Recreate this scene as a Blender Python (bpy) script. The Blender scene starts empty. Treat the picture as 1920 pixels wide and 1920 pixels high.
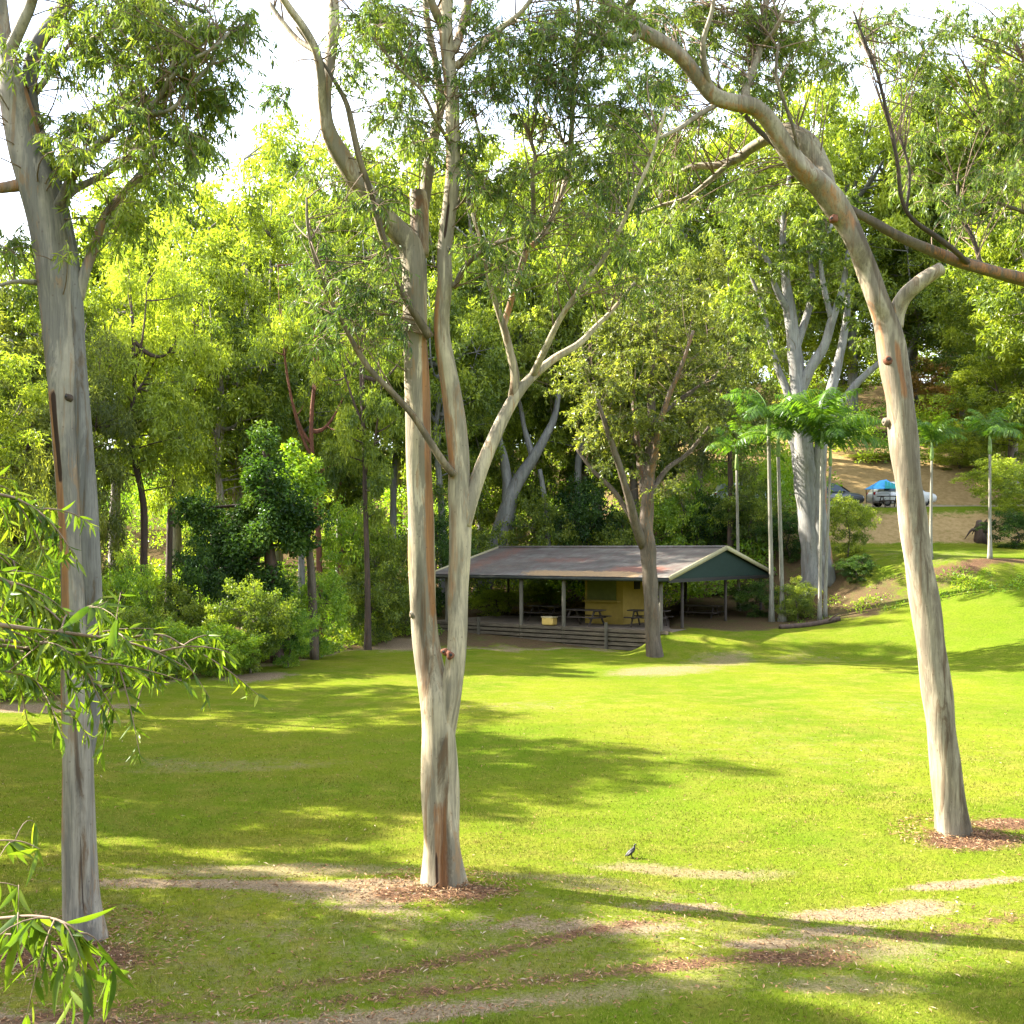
import bpy, math, random
import numpy as np
R=math.radians
C=bpy.context.scene.collection
sc=bpy.context.scene
F=2100.0; HZ=1030.0; H=4.5            # focal length in photo pixels, horizon row, eye height
def at(px,py,d):
    return np.array([(px-960)/F*d, d, H-(py-HZ)/F*d])
def rng(seed): return np.random.default_rng(seed)
def sstep(a,b,x):
    t=np.clip((x-a)/(b-a),0,1); return t*t*(3-2*t)
# ------------------------------------------------------------------ terrain
RD=[-60,30,40,46,50.5,51.5,53.5,62,62.5,67,76,78,86,130,400]
RZ=[0,0,.75,1.7,2.75,3.05,4.0,4.75,4.95,7.05,7.3,7.7,11.5,24,40]
BD=[-60,51,60,74,100,150,400]; BZ=[0,0,.9,2.5,8,18,35]
ED=[-60,45.3,49,53,60,70,100,150,400]; EZ_=[0,0,.88,1.0,1.4,3.0,9,18,35]
def zt(x,y):
    x=np.asarray(x,float); y=np.asarray(y,float)
    x0=np.interp(y,[52,57,60,72],[13.0,12.5,12.5,6.5])
    w=sstep(0,1,(x-x0)/np.interp(y,[52,57],[11.5,6])); e=sstep(4.9,6.9,x-.25*(y-49))
    z=np.interp(y,RD,RZ)*w+(np.interp(y,BD,BZ)*(1-e)+np.interp(y,ED,EZ_)*e)*(1-w)
    z=z+.06*np.sin(x*.31+1)*np.sin(y*.27)+.03*np.sin(x*.9+y*.5)
    z=z+ .22*np.exp(-((y-18.3-.02*x)/1.6)**2)*sstep(1,7,x)     # low bank under the right-hand gum
    z=z+ .12*np.exp(-((y-14.2)/1.3)**2)*sstep(4,-2,x)*sstep(-12,-6,x)
    z=z+ np.where(y<9.5,(9.5-y)*.30,0)*sstep(9.8,7,y)
    # level pad under the shelter
    return z
def g(x,y): return float(zt(x,y))
def groundat(px,d):
    x=(px-960)/F*d; return np.array([x,d,g(x,d)])
# ------------------------------------------------------------------ objects
def tag(o,label=None,cat=None,group=None,kind=None):
    if label: o['label']=label
    if cat: o['category']=cat
    if group: o['group']=group
    if kind: o['kind']=kind
    return o
def empty(name,loc=(0,0,0),rz=0,label=None,cat=None,group=None):
    o=bpy.data.objects.new(name,None); C.objects.link(o); o.location=tuple(loc); o.rotation_euler=(0,0,rz)
    o.empty_display_size=.3
    return tag(o,label,cat,group)
class MB:
    def __init__(s): s.v=[];s.q=[];s.t=[];s.qm=[];s.tm=[];s.n=0;s.at={}
    def add(s,v,q=None,t=None,m=0,**at):
        v=np.asarray(v,float).reshape(-1,3); k=len(v)
        if q is not None and len(q): s.q.append(np.asarray(q,int)+s.n); s.qm.append(np.full(len(q),m))
        if t is not None and len(t): s.t.append(np.asarray(t,int)+s.n); s.tm.append(np.full(len(t),m))
        for nm in set(at)|set(s.at):
            if nm not in s.at: s.at[nm]=[np.zeros(s.n)]
            a=at.get(nm,0.0)
            s.at[nm].append(np.full(k,a,float) if np.isscalar(a) else np.asarray(a,float).ravel())
        s.v.append(v); s.n+=k
    def mesh(s,name,mats,smooth=True):
        v=np.concatenate(s.v); q=np.concatenate(s.q) if s.q else np.zeros((0,4),int); t=np.concatenate(s.t) if s.t else np.zeros((0,3),int)
        me=bpy.data.meshes.new(name)
        me.vertices.add(len(v)); me.vertices.foreach_set('co',v.ravel().astype(np.float32))
        lv=np.concatenate([q.ravel(),t.ravel()]).astype(np.int32)
        tot=np.concatenate([np.full(len(q),4),np.full(len(t),3)]).astype(np.int32)
        st=np.concatenate([[0],np.cumsum(tot)[:-1]]).astype(np.int32)
        me.loops.add(len(lv)); me.loops.foreach_set('vertex_index',lv)
        me.polygons.add(len(tot)); me.polygons.foreach_set('loop_start',st); me.polygons.foreach_set('loop_total',tot)
        mi=np.concatenate((s.qm if s.q else [])+(s.tm if s.t else [])).astype(np.int32)
        me.polygons.foreach_set('material_index',mi)
        me.polygons.foreach_set('use_smooth',np.full(len(tot),bool(smooth)))
        for k,a in s.at.items():
            A=me.attributes.new(k,'FLOAT','POINT'); A.data.foreach_set('value',np.concatenate(a).astype(np.float32))
        for m in (mats if isinstance(mats,(list,tuple)) else [mats]): me.materials.append(m)
        me.update(calc_edges=True); me.validate()
        return me
    def build(s,name,mats,parent=None,smooth=True):
        o=bpy.data.objects.new(name,s.mesh(name,mats,smooth)); C.objects.link(o)
        if parent is not None: o.parent=parent
        return o
    # boxes and bars
    def box(s,c,size,rz=0,m=0,bev=0.0,taper=1.0):
        x,y,z=[k/2 for k in size]; b=min(bev,x*.45,y*.45)
        ring=[(-x+b,-y),(x-b,-y),(x,-y+b),(x,y-b),(x-b,y),(-x+b,y),(-x,y-b),(-x,-y+b)] if b>0 else [(-x,-y),(x,-y),(x,y),(-x,y)]
        n=len(ring); levels=[(-z,1),(z,taper)] if b<=0 else [(-z,1-b/x*.5),(-z+b,1),(z-b,taper),(z,taper*(1-b/x*.5))]
        V=[(px*k,py*k,zz) for zz,k in levels for px,py in ring]
        Q=[(l*n+i,l*n+(i+1)%n,(l+1)*n+(i+1)%n,(l+1)*n+i) for l in range(len(levels)-1) for i in range(n)]
        T=[]
        V+= [(0,0,-z),(0,0,z)]; a=len(V)-2
        for i in range(n):
            T.append((a,(i+1)%n,i)); T.append((a+1,(len(levels)-1)*n+i,(len(levels)-1)*n+(i+1)%n))
        V=np.array(V); cs,sn=math.cos(rz),math.sin(rz)
        V=np.c_[V[:,0]*cs-V[:,1]*sn,V[:,0]*sn+V[:,1]*cs,V[:,2]]+np.array(c)
        s.add(V,Q,T,m)
    def bar(s,a,b,w,h,m=0):
        a=np.array(a,float);b=np.array(b,float);t=b-a;L=np.linalg.norm(t);t/=L
        up=np.array([0,0,1.]) if abs(t[2])<.95 else np.array([0,1.,0])
        e=np.cross(t,up);e/=np.linalg.norm(e);f=np.cross(e,t)
        V=[p+e*w/2*i+f*h/2*j for p in (a,b) for i,j in ((-1,-1),(1,-1),(1,1),(-1,1))]
        s.add(V,[(0,1,5,4),(1,2,6,5),(2,3,7,6),(3,0,4,7),(3,2,1,0),(4,5,6,7)],m=m)
    def tube(s,P,rad,seg=8,m=0,cap=True,fn=None,bump=0.0,seed=0,**at):
        P=np.asarray(P,float); n=len(P); rad=np.broadcast_to(np.asarray(rad,float),(n,))
        T=np.gradient(P,axis=0); T/=np.linalg.norm(T,axis=1)[:,None]+1e-9
        ref=np.array([1.,0,0]) if abs(T[0,0])<.9 else np.array([0,1.,0])
        E1=[];e=ref
        for i in range(n):
            e=e-T[i]*np.dot(e,T[i]); e/=np.linalg.norm(e)+1e-9; E1.append(e)
        E1=np.array(E1); E2=np.cross(T,E1)
        a=np.linspace(0,2*np.pi,seg,endpoint=False)
        rr=np.repeat(rad[:,None],seg,1)
        if bump>0:
            rg=rng(seed); L=np.r_[0,np.cumsum(np.linalg.norm(np.diff(P,axis=0),axis=1))]
            for k in range(5):
                f=rg.uniform(.4,2.6); ka=rg.integers(1,5)
                rr=rr*(1+bump*rg.uniform(.4,1)*np.sin(f*L[:,None]*2+ka*a[None]+rg.uniform(0,6)))
        V=P[:,None]+E1[:,None]*(np.cos(a)[None,:,None]*rr[:,:,None])+E2[:,None]*(np.sin(a)[None,:,None]*rr[:,:,None])
        i=np.arange(n-1)[:,None]; j=np.arange(seg)[None]
        Q=np.stack([i*seg+j,i*seg+(j+1)%seg,(i+1)*seg+(j+1)%seg,(i+1)*seg+j],-1).reshape(-1,4)
        V=V.reshape(-1,3); Tt=None
        if cap:
            V=np.r_[V,[P[0]-T[0]*rad[0]*.15],[P[-1]+T[-1]*rad[-1]*.35]]
            k=np.arange(seg); Tt=np.r_[np.stack([np.full(seg,n*seg),(k+1)%seg,k],1),np.stack([np.full(seg,n*seg+1),(n-1)*seg+k,(n-1)*seg+(k+1)%seg],1)]
        extra={}
        if fn is not None:
            extra=fn(np.repeat(np.arange(n),seg),np.tile(a,n))
            if cap: extra={k:np.r_[x,0,0] for k,x in extra.items()}
        extra.update(at)
        s.add(V,Q,Tt,m,**extra)
    # leaves: arrays of base, direction, normal, length, width, tint
    def leaves(s,b,d,nn,L,W,tint,m=0,fold=.25,curve=0.0,seg=1):
        b=np.asarray(b);d=d/(np.linalg.norm(d,axis=1)[:,None]+1e-9)
        sd=np.cross(d,nn); sd/=np.linalg.norm(sd,axis=1)[:,None]+1e-9
        up=np.cross(sd,d); k=len(b)
        L=np.broadcast_to(L,(k,))[:,None]; W=np.broadcast_to(W,(k,))[:,None]
        if seg==1:
            mid=b+d*L*.45
            V=np.stack([b,mid+sd*W*.5+up*W*fold,b+d*L-up*L*.08,mid-sd*W*.5+up*W*fold],1).reshape(-1,3)
            Q=np.arange(k)[:,None]*4+np.array([[0,1,2,3]])
            s.add(V,Q,None,m,tint=np.repeat(tint,4))
        else:
            ts=np.linspace(0,1,seg+1); prof=np.sin(np.pi*ts**.8)**.9; prof[0]=.06; prof[-1]=.02
            cv=np.broadcast_to(curve,(k,))[:,None]
            rows=[]
            for t,p in zip(ts,prof):
                c=b+d*L*t+sd*(cv*L*(t*t-t*.2))-up*L*.10*t*t
                rows+= [c-sd*W*.5*p+up*W*.18*p,c,c+sd*W*.5*p+up*W*.18*p]
            V=np.stack(rows,1).reshape(-1,3); nv=3*(seg+1)
            q=[]
            for i in range(seg):
                for j in range(2): q.append((3*i+j,3*i+j+1,3*i+3+j+1,3*i+3+j))
            Q=(np.arange(k)[:,None,None]*nv+np.array(q)[None]).reshape(-1,4)
            s.add(V,Q,None,m,tint=np.repeat(tint,nv))
def catmull(P,k=6):
    P=np.asarray(P,float); n=len(P)
    if n<3: 
        t=np.linspace(0,1,k+1)[:,None]; return P[0]*(1-t)+P[-1]*t
    Q=np.r_[[2*P[0]-P[1]],P,[2*P[-1]-P[-2]]]; out=[]
    for i in range(1,n):
        p0,p1,p2,p3=Q[i-1:i+3]
        for t in np.linspace(0,1,k,endpoint=False):
            out.append(.5*((2*p1)+(-p0+p2)*t+(2*p0-5*p1+4*p2-p3)*t*t+(-p0+3*p1-3*p2+p3)*t**3))
    out.append(P[-1]); return np.array(out)
def bez(a,c,b,n=7):
    t=np.linspace(0,1,n)[:,None]; return a*(1-t)**2+2*c*t*(1-t)+b*t*t
def unit(rg,n):
    v=rg.normal(size=(n,3)); return v/np.linalg.norm(v,axis=1)[:,None]
# ------------------------------------------------------------------ materials
class NT:
    def __init__(s,name):
        s.m=bpy.data.materials.new(name); s.m.use_nodes=True; s.t=s.m.node_tree; s.t.nodes.clear()
        s.out=s.n('ShaderNodeOutputMaterial')
    def n(s,typ,**kw):
        o=s.t.nodes.new(typ)
        for k,v in kw.items(): setattr(o,k,v)
        return o
    def l(s,a,b): s.t.links.new(a,b)
    def setv(s,sock,v):
        if hasattr(v,'is_output'): s.l(v,sock)
        elif isinstance(v,(tuple,list)) and len(v)==3 and sock.type=='RGBA': sock.default_value=(*v,1)
        else: sock.default_value=v
    def attr(s,nm): return s.n('ShaderNodeAttribute',attribute_name=nm).outputs['Fac']
    def coord(s,which='Object',scale=(1,1,1)):
        c=s.n('ShaderNodeTexCoord') if which!='Position' else s.n('ShaderNodeNewGeometry')
        mp=s.n('ShaderNodeMapping'); s.l(c.outputs[which],mp.inputs['Vector']); mp.inputs['Scale'].default_value=scale
        return mp.outputs[0]
    def noise(s,vec,scale,detail=4,rough=.55,dist=0):
        o=s.n('ShaderNodeTexNoise'); s.l(vec,o.inputs['Vector'])
        o.inputs['Scale'].default_value=scale;o.inputs['Detail'].default_value=detail;o.inputs['Roughness'].default_value=rough;o.inputs['Distortion'].default_value=dist
        return o.outputs['Fac']
    def ramp(s,fac,stops,interp='LINEAR'):
        o=s.n('ShaderNodeValToRGB'); s.setv(o.inputs[0],fac); cr=o.color_ramp; cr.interpolation=interp
        while len(cr.elements)<len(stops): cr.elements.new(.5)
        for e,(p,c) in zip(cr.elements,stops): e.position=p; e.color=(*c,1) if isinstance(c,(tuple,list)) else (c,c,c,1)
        return o.outputs[0]
    def math(s,op,a,b=0.0,clamp=False):
        o=s.n('ShaderNodeMath',operation=op,use_clamp=clamp); s.setv(o.inputs[0],a); s.setv(o.inputs[1],b); return o.outputs[0]
    def mix(s,f,a,b,bt='MIX'):
        o=s.n('ShaderNodeMix',data_type='RGBA',blend_type=bt); s.setv(o.inputs[0],f); s.setv(o.inputs[6],a); s.setv(o.inputs[7],b); return o.outputs[2]
    def bump(s,h,st=.3,dist=.02):
        o=s.n('ShaderNodeBump'); s.l(h,o.inputs['Height']); o.inputs['Strength'].default_value=st; o.inputs['Distance'].default_value=dist; return o.outputs[0]
    def pbr(s,col,rough=.8,nrm=None,spec=.3,metal=0):
        b=s.n('ShaderNodeBsdfPrincipled'); s.setv(b.inputs['Base Color'],col); s.setv(b.inputs['Roughness'],rough)
        b.inputs['Specular IOR Level'].default_value=spec; b.inputs['Metallic'].default_value=metal
        if nrm is not None: s.l(nrm,b.inputs['Normal'])
        s.l(b.outputs[0],s.out.inputs[0]); return b
def leafmat(name,dark,mid,light,tr=.42,yel=1.15,gloss=.05,blot=False):
    t=NT(name); tint=t.attr('tint')
    oi=t.n('ShaderNodeObjectInfo').outputs['Random']
    f=t.math('ADD',tint,t.math('MULTIPLY',t.math('SUBTRACT',oi,.5),.22))
    col=t.ramp(f,[(0,dark),(.5,mid),(1,light)])
    if blot:
        bn=t.noise(t.coord('Object'),42,4,.7); bw=t.noise(t.coord('Object'),9,3,.6)
        col=t.mix(t.ramp(bw,[(.40,0.),(.70,.25)]),col,light); col=t.mix(t.ramp(bn,[(.62,0.),(.70,.75)]),col,(.10,.055,.02))
    d=t.n('ShaderNodeBsdfDiffuse'); t.l(col,d.inputs[0])
    tl=t.n('ShaderNodeBsdfTranslucent'); tc=t.mix(1.0,col,(yel,1.12,.45),'MULTIPLY'); t.l(tc,tl.inputs[0])
    mx=t.n('ShaderNodeMixShader'); mx.inputs[0].default_value=tr; t.l(d.outputs[0],mx.inputs[1]); t.l(tl.outputs[0],mx.inputs[2])
    gl=t.n('ShaderNodeBsdfGlossy'); gl.inputs['Roughness'].default_value=.38; gl.inputs[0].default_value=(.9,.95,1,1)
    m2=t.n('ShaderNodeMixShader'); m2.inputs[0].default_value=gloss; t.l(mx.outputs[0],m2.inputs[1]); t.l(gl.outputs[0],m2.inputs[2])
    t.l(m2.outputs[0],t.out.inputs[0]); return t.m
def bark(name,base,alt,tan,orange=(.30,.13,.042),grey=(.095,.078,.062),sc_=1.0,speck=.5,bstr=.55):
    t=NT(name); p=t.coord('Object',(1,1,.13)); p1=t.coord('Object'); pv=t.coord('Object',(1,1,.035))
    n1=t.noise(p,3.2*sc_,6,.65,.6); n2=t.noise(p,7*sc_,6,.7,1.0); n3=t.noise(p1,1.3,5,.65); n4=t.noise(p,4.6*sc_,6,.7,.5)
    col=t.mix(t.ramp(n1,[(.45,0.),(.55,1.)]),base,alt)
    col=t.mix(t.ramp(n4,[(.58,0.),(.64,.7)]),col,tuple(min(.62,k*1.3) for k in base))
    col=t.mix(t.math('MULTIPLY',t.ramp(n2,[(.55,0.),(.61,1.)]),.8),col,tan)
    col=t.mix(t.ramp(n3,[(.45,0.),(.70,.6)]),col,tuple(k*.8 for k in alt))
    fine=t.noise(pv,34*sc_,4,.75)
    col=t.mix(t.math('MULTIPLY',t.ramp(fine,[(.34,1.),(.50,0.)]),.6),col,tuple(k*.55 for k in alt))
    st=t.attr('streak'); gr=t.attr('stain'); dk=t.attr('scar')
    jag=t.math('MULTIPLY',t.math('SUBTRACT',n2,.5),1.1)
    col=t.mix(t.math('MULTIPLY',t.ramp(t.math('ADD',st,t.math('MULTIPLY',jag,1.5)),[(.38,0.),(.80,1.)]),.8),col,t.mix(t.ramp(t.math('ADD',t.math('MULTIPLY',n2,.5),t.math('MULTIPLY',fine,.5)),[(.38,0.),(.58,1.)]),(orange[0]*.45,orange[1]*.42,orange[2]*.5),orange))
    col=t.mix(t.math('MULTIPLY',t.ramp(t.math('ADD',gr,t.math('MULTIPLY',jag,1.3)),[(.36,0.),(.70,1.)]),.9),col,t.mix(1.0,col,(.44,.40,.37),'MULTIPLY'))
    v=t.n('ShaderNodeTexVoronoi'); t.l(p1,v.inputs['Vector']); v.inputs['Scale'].default_value=9*sc_
    col=t.mix(t.math('MULTIPLY',t.ramp(v.outputs['Distance'],[(.05,1.),(.13,0.)]),speck),col,(.07,.045,.03))
    col=t.mix(t.ramp(t.math('ADD',dk,t.math('MULTIPLY',jag,.5)),[(.45,0.),(.6,1.)]),col,(.03,.016,.01))
    b=t.bump(t.math('ADD',n2,t.math('MULTIPLY',fine,.4)),bstr,.02)
    t.pbr(col,.75,b,.2); return t.m
def plain(name,col,rough=.7,var=.25,scale=6,spec=.3,metal=0,dirt=None,stretch=(1,1,1)):
    t=NT(name); n=t.noise(t.coord('Object',stretch),scale,5,.6)
    c2=tuple(k*(1-var*1.6) for k in col); c=t.mix(t.ramp(n,[(.3,0.),(.7,1.)]),c2,tuple(min(1,k*(1+var*.4)) for k in col))
    if dirt: c=t.mix(t.ramp(t.noise(t.coord('Object'),scale*.4,5,.7),[(.5,0.),(.68,.8)]),c,dirt)
    t.pbr(c,rough,t.bump(n,.15,.01),spec,metal); return t.m
M={}
M['leaf_hero']=leafmat('gum_leaf',(0.05, 0.09, 0.025),(0.165, 0.225, 0.036),(0.37, 0.41, 0.06),0.55,1.05,.02)
M['leaf_lime']=leafmat('lime_gum_leaf',(0.11, 0.155, 0.022),(0.29, 0.35, 0.036),(0.5, 0.54, 0.075),0.54,1.05,.02)
M['leaf_mid']=leafmat('forest_gum_leaf',(0.06, 0.1, 0.018),(0.19, 0.245, 0.028),(0.42, 0.45, 0.048),0.55,1.05,.02)
M['leaf_olive']=leafmat('olive_gum_leaf',(.06,.08,.02),(.175,.205,.035),(.38,.38,.065),.52,1.05,.02)
M['leaf_dark']=leafmat('broad_dark_leaf',(.012,.034,.007),(.045,.095,.014),(.15,.22,.03),.4,1.05,gloss=.015)
M['leaf_bright']=leafmat('bright_shrub_leaf',(.08,.17,.014),(.25,.37,.026),(.48,.52,.035),.52,1.0,.025)
M['leaf_fore']=leafmat('near_gum_leaf',(.03,.065,.010),(.095,.15,.014),(.26,.29,.024),.5,1.,.012,True)
M['leaf_palm']=leafmat('palm_leaf',(.018,.055,.012),(.085,.17,.018),(.30,.38,.022),.55,1.05,gloss=.02)
M['leaf_dry']=leafmat('dry_leaf',(.12,.08,.03),(.26,.17,.06),(.42,.30,.13),.3)
M['leaf_rust']=leafmat('rust_flush_leaf',(.10,.10,.02),(.32,.20,.05),(.5,.24,.08),.4)
M['bark_cream']=bark('cream_gum_bark',(.36,.305,.205),(.175,.15,.105),(.24,.145,.07))
M['bark_grey']=bark('grey_gum_bark',(.26,.228,.182),(.135,.122,.105),(.20,.13,.075))
M['bark_tan']=bark('tan_gum_bark',(.26,.225,.16),(.145,.12,.085),(.15,.10,.06))
M['bark_bluegrey']=bark('blue_grey_gum_bark',(.16,.15,.135),(.105,.10,.095),(.14,.10,.06))
M['bark_white']=bark('white_gum_bark',(0.1918,0.1866,0.1711),(0.1348,0.1322,0.127),(0.1037,0.08035,0.05702),speck=.2)
M['bark_brown']=bark('brown_rough_bark',(.105,.085,.062),(.07,.055,.04),(.13,.08,.048),speck=.2,bstr=.6,sc_=2)
M['bark_dark']=bark('dark_rough_bark',(.075,.052,.038),(.05,.035,.027),(.11,.05,.03),speck=.2,bstr=.6,sc_=2)
M['bark_red']=bark('red_brown_bark',(.17,.065,.035),(.11,.045,.028),(.24,.10,.05),speck=.2,bstr=.6,sc_=2)
M['palm_trunk']=bark('palm_trunk_bark',(.22,.205,.165),(.15,.145,.115),(.12,.09,.06),speck=.1,sc_=2)
M['crownshaft']=plain('green_crownshaft',(.16,.24,.06),.5,.3)
M['twig']=plain('twig_bark',(.17,.115,.075),.8,.3,10)
def grass_color(t):
    p=t.coord('Position'); pf=t.coord('Position',(1,1,.2))
    n1=t.noise(p,.22,4,.6,.6); n2=t.noise(p,1.3,5,.65); n3=t.noise(pf,14,4,.7); n4=t.noise(p,.07,3,.5)
    n5=t.noise(p,5.5,5,.7); n6=t.noise(p,38,3,.7)
    col=t.mix(t.ramp(n1,[(.35,0.),(.65,1.)]),(0.0770,0.1125,0.0085),(0.1210,0.1357,0.0116))
    col=t.mix(t.ramp(n2,[(.44,0.),(.72,.7)]),col,(0.1654,0.1384,0.0306))
    col=t.mix(t.ramp(n4,[(.45,0.),(.65,.6)]),col,(0.0628,0.1052,0.0064))
    col=t.mix(t.ramp(n5,[(.52,0.),(.75,.5)]),col,(0.0510,0.0851,0.0075))
    col=t.mix(t.ramp(n6,[(.60,0.),(.78,.5)]),col,(0.1646,0.1295,0.0465))
    col=t.mix(t.ramp(n3,[(.28,.6),(.55,0.)]),col,(0.0376,0.0577,0.0056))
    return col,p,n1,n2,n3
def ground_mat():
    t=NT('lawn_and_dirt'); col,p,n1,n2,n3=grass_color(t)
    nf=t.noise(p,3.2,6,.75); ng=t.noise(p,32,4,.75); nm=t.noise(p,1.7,5,.7)
    def mask(a,lo=.30,hi=.62,k=2.1):
        return t.ramp(t.math('ADD',t.attr(a),t.math('MULTIPLY',t.math('SUBTRACT',t.math('ADD',t.math('MULTIPLY',nf,.65),t.math('ADD',t.math('MULTIPLY',nm,.25),t.math('MULTIPLY',ng,.4))),.65),k)),[(lo,0.),(hi,1.)])
    dirt=t.mix(t.ramp(ng,[(.3,0.),(.7,1.)]),(0.0702,0.0468,0.0273),(0.2574,0.1989,0.1248))
    mulch=t.mix(t.ramp(ng,[(.35,0.),(.65,1.)]),(0.0273,0.0156,0.00936),(0.1716,0.0975,0.0585))
    floor=t.mix(t.ramp(ng,[(.35,0.),(.7,1.)]),(.03,.022,.012),(.14,.095,.05))
    floor=t.mix(t.ramp(nm,[(.5,0.),(.65,.5)]),floor,(.06,.08,.018))
    dry=t.mix(t.ramp(nf,[(.35,0.),(.65,1.)]),(0.1872,0.1287,0.0546),(0.2808,0.1989,0.0936))
    grav=t.mix(ng,(0.1716,0.1404,0.0936),(0.2808,0.234,0.1716))
    col=t.mix(t.math('MULTIPLY',mask('thin',.30,.80,2.2),.7),col,dirt)
    col=t.mix(mask('dirt'),col,dirt); col=t.mix(mask('mulch'),col,mulch); col=t.mix(mask('floor'),col,floor)
    col=t.mix(mask('dry'),col,dry); col=t.mix(mask('gravel'),col,grav)
    h=t.math('ADD',t.math('MULTIPLY',n3,.7),t.math('MULTIPLY',ng,.6))
    t.pbr(col,1.0,t.bump(h,.6,.06),0.0); return t.m
M['ground']=ground_mat()
def blade_mat():
    t=NT('grass_blade'); col,*_=grass_color(t); col=t.mix(1.0,col,(1.35,1.3,1.3),'MULTIPLY'); col=t.mix(t.ramp(t.attr('tint'),[(0,0.),(1,.75)]),col,(.36,.31,.09))
    d=t.n('ShaderNodeBsdfDiffuse'); t.l(col,d.inputs[0]); tl=t.n('ShaderNodeBsdfTranslucent'); t.l(col,tl.inputs[0])
    mx=t.n('ShaderNodeMixShader'); mx.inputs[0].default_value=.35; t.l(d.outputs[0],mx.inputs[1]); t.l(tl.outputs[0],mx.inputs[2]); t.l(mx.outputs[0],t.out.inputs[0]); return t.m
M['blade']=blade_mat()
def litter_mat():
    t=NT('fallen_leaf'); c=t.ramp(t.attr('tint'),[(0,(.07,.035,.018)),(.45,(.25,.13,.06)),(.75,(.29,.18,.09)),(1,(.36,.29,.19))]); t.pbr(c,.8,None,.15); return t.m
M['litter']=litter_mat()
# ================================================================== GROUND
def fl(py): return H*F/(py-HZ)
BPX=[-2500,-600,0,350,560,650,780,870,1210,1260,1320,1400,1500,1600,1700,1920,2600]
BDD=[24,27.5,32.6,39,46,51,54.0,51.2,50.2,50,50,50.5,52,52.5,51.7,50.6,50]
def edge_d(px): return np.interp(px,BPX,BDD)
PATCH=[ # mask, photo px centre, half sizes, strength
 ('dirt',470,1682,330,22,.95),('dirt',620,1700,160,10,.8),('mulch',830,1680,105,17,1.0),('mulch',770,1690,110,9,.7),
 ('dirt',950,1722,210,9,.7),('dirt',1560,1700,230,24,1.0),('dirt',1780,1655,150,12,.9),('dirt',1330,1768,150,10,.9),('dirt',1480,1745,180,8,.7),
 ('mulch',1480,1800,190,16,.75),('thin',1650,1790,300,40,.8),('mulch',1790,1585,105,18,1.0),('mulch',1860,1562,90,9,.9),
 ('mulch',150,1800,170,28,1.0),('dirt',60,1850,170,40,.8),('dirt',560,1880,330,24,.8),('thin',900,1870,330,40,.8),
 ('thin',1250,1612,200,12,.95),('dirt',1180,1680,120,8,.7),('thin',1200,1860,260,40,.6),('thin',1700,1880,300,40,.75),
 ('thin',460,1640,300,18,.9),('thin',1000,1650,260,12,.6),('dirt',270,1905,330,18,.8),
 ('dirt',480,1272,130,9,.9),('dirt',90,1325,170,10,1.0),('dirt',240,1352,90,4,.8),('dirt',715,1208,70,12,1.0),('thin',1230,1255,120,10,.9),('dirt',1380,1185,120,10,1.0),
 ('thin',1290,1240,90,10,.8),('thin',1420,1400,360,60,.25),('thin',420,1425,180,14,.5),('thin',960,1780,1500,150,.42),('thin',1650,1330,200,20,.3),('thin',1750,1200,160,16,.4),('thin',1500,1240,160,10,.4),('thin',1850,1420,130,30,.25),('thin',1000,1330,220,14,.4),('thin',150,1560,250,18,.25)]
TRACK=[[(-100,1935),(200,1900),(500,1858),(760,1815),(960,1780),(1150,1742),(1400,1712)],
       [(100,1940),(400,1905),(800,1855),(1100,1832),(1320,1808),(1600,1768),(1800,1735),(2100,1690)]]
_wr=rng(99); _WK=[(_wr.normal(size=2)*f,_wr.uniform(0,6.28),_wr.uniform(0,6.28),.55/f) for f in (.5,.9,1.6,2.6,4.0,6.0) for _ in range(3)]
def warp(x,y):
    dx=np.zeros_like(x);dy=np.zeros_like(x)
    for k,p,q,a in _WK:
        ph=k[0]*x*.7+k[1]*y; dx+=a*.42*np.sin(ph+p); dy+=a*.22*np.sin(ph+q)
    return x+dx,y+dy
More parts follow.
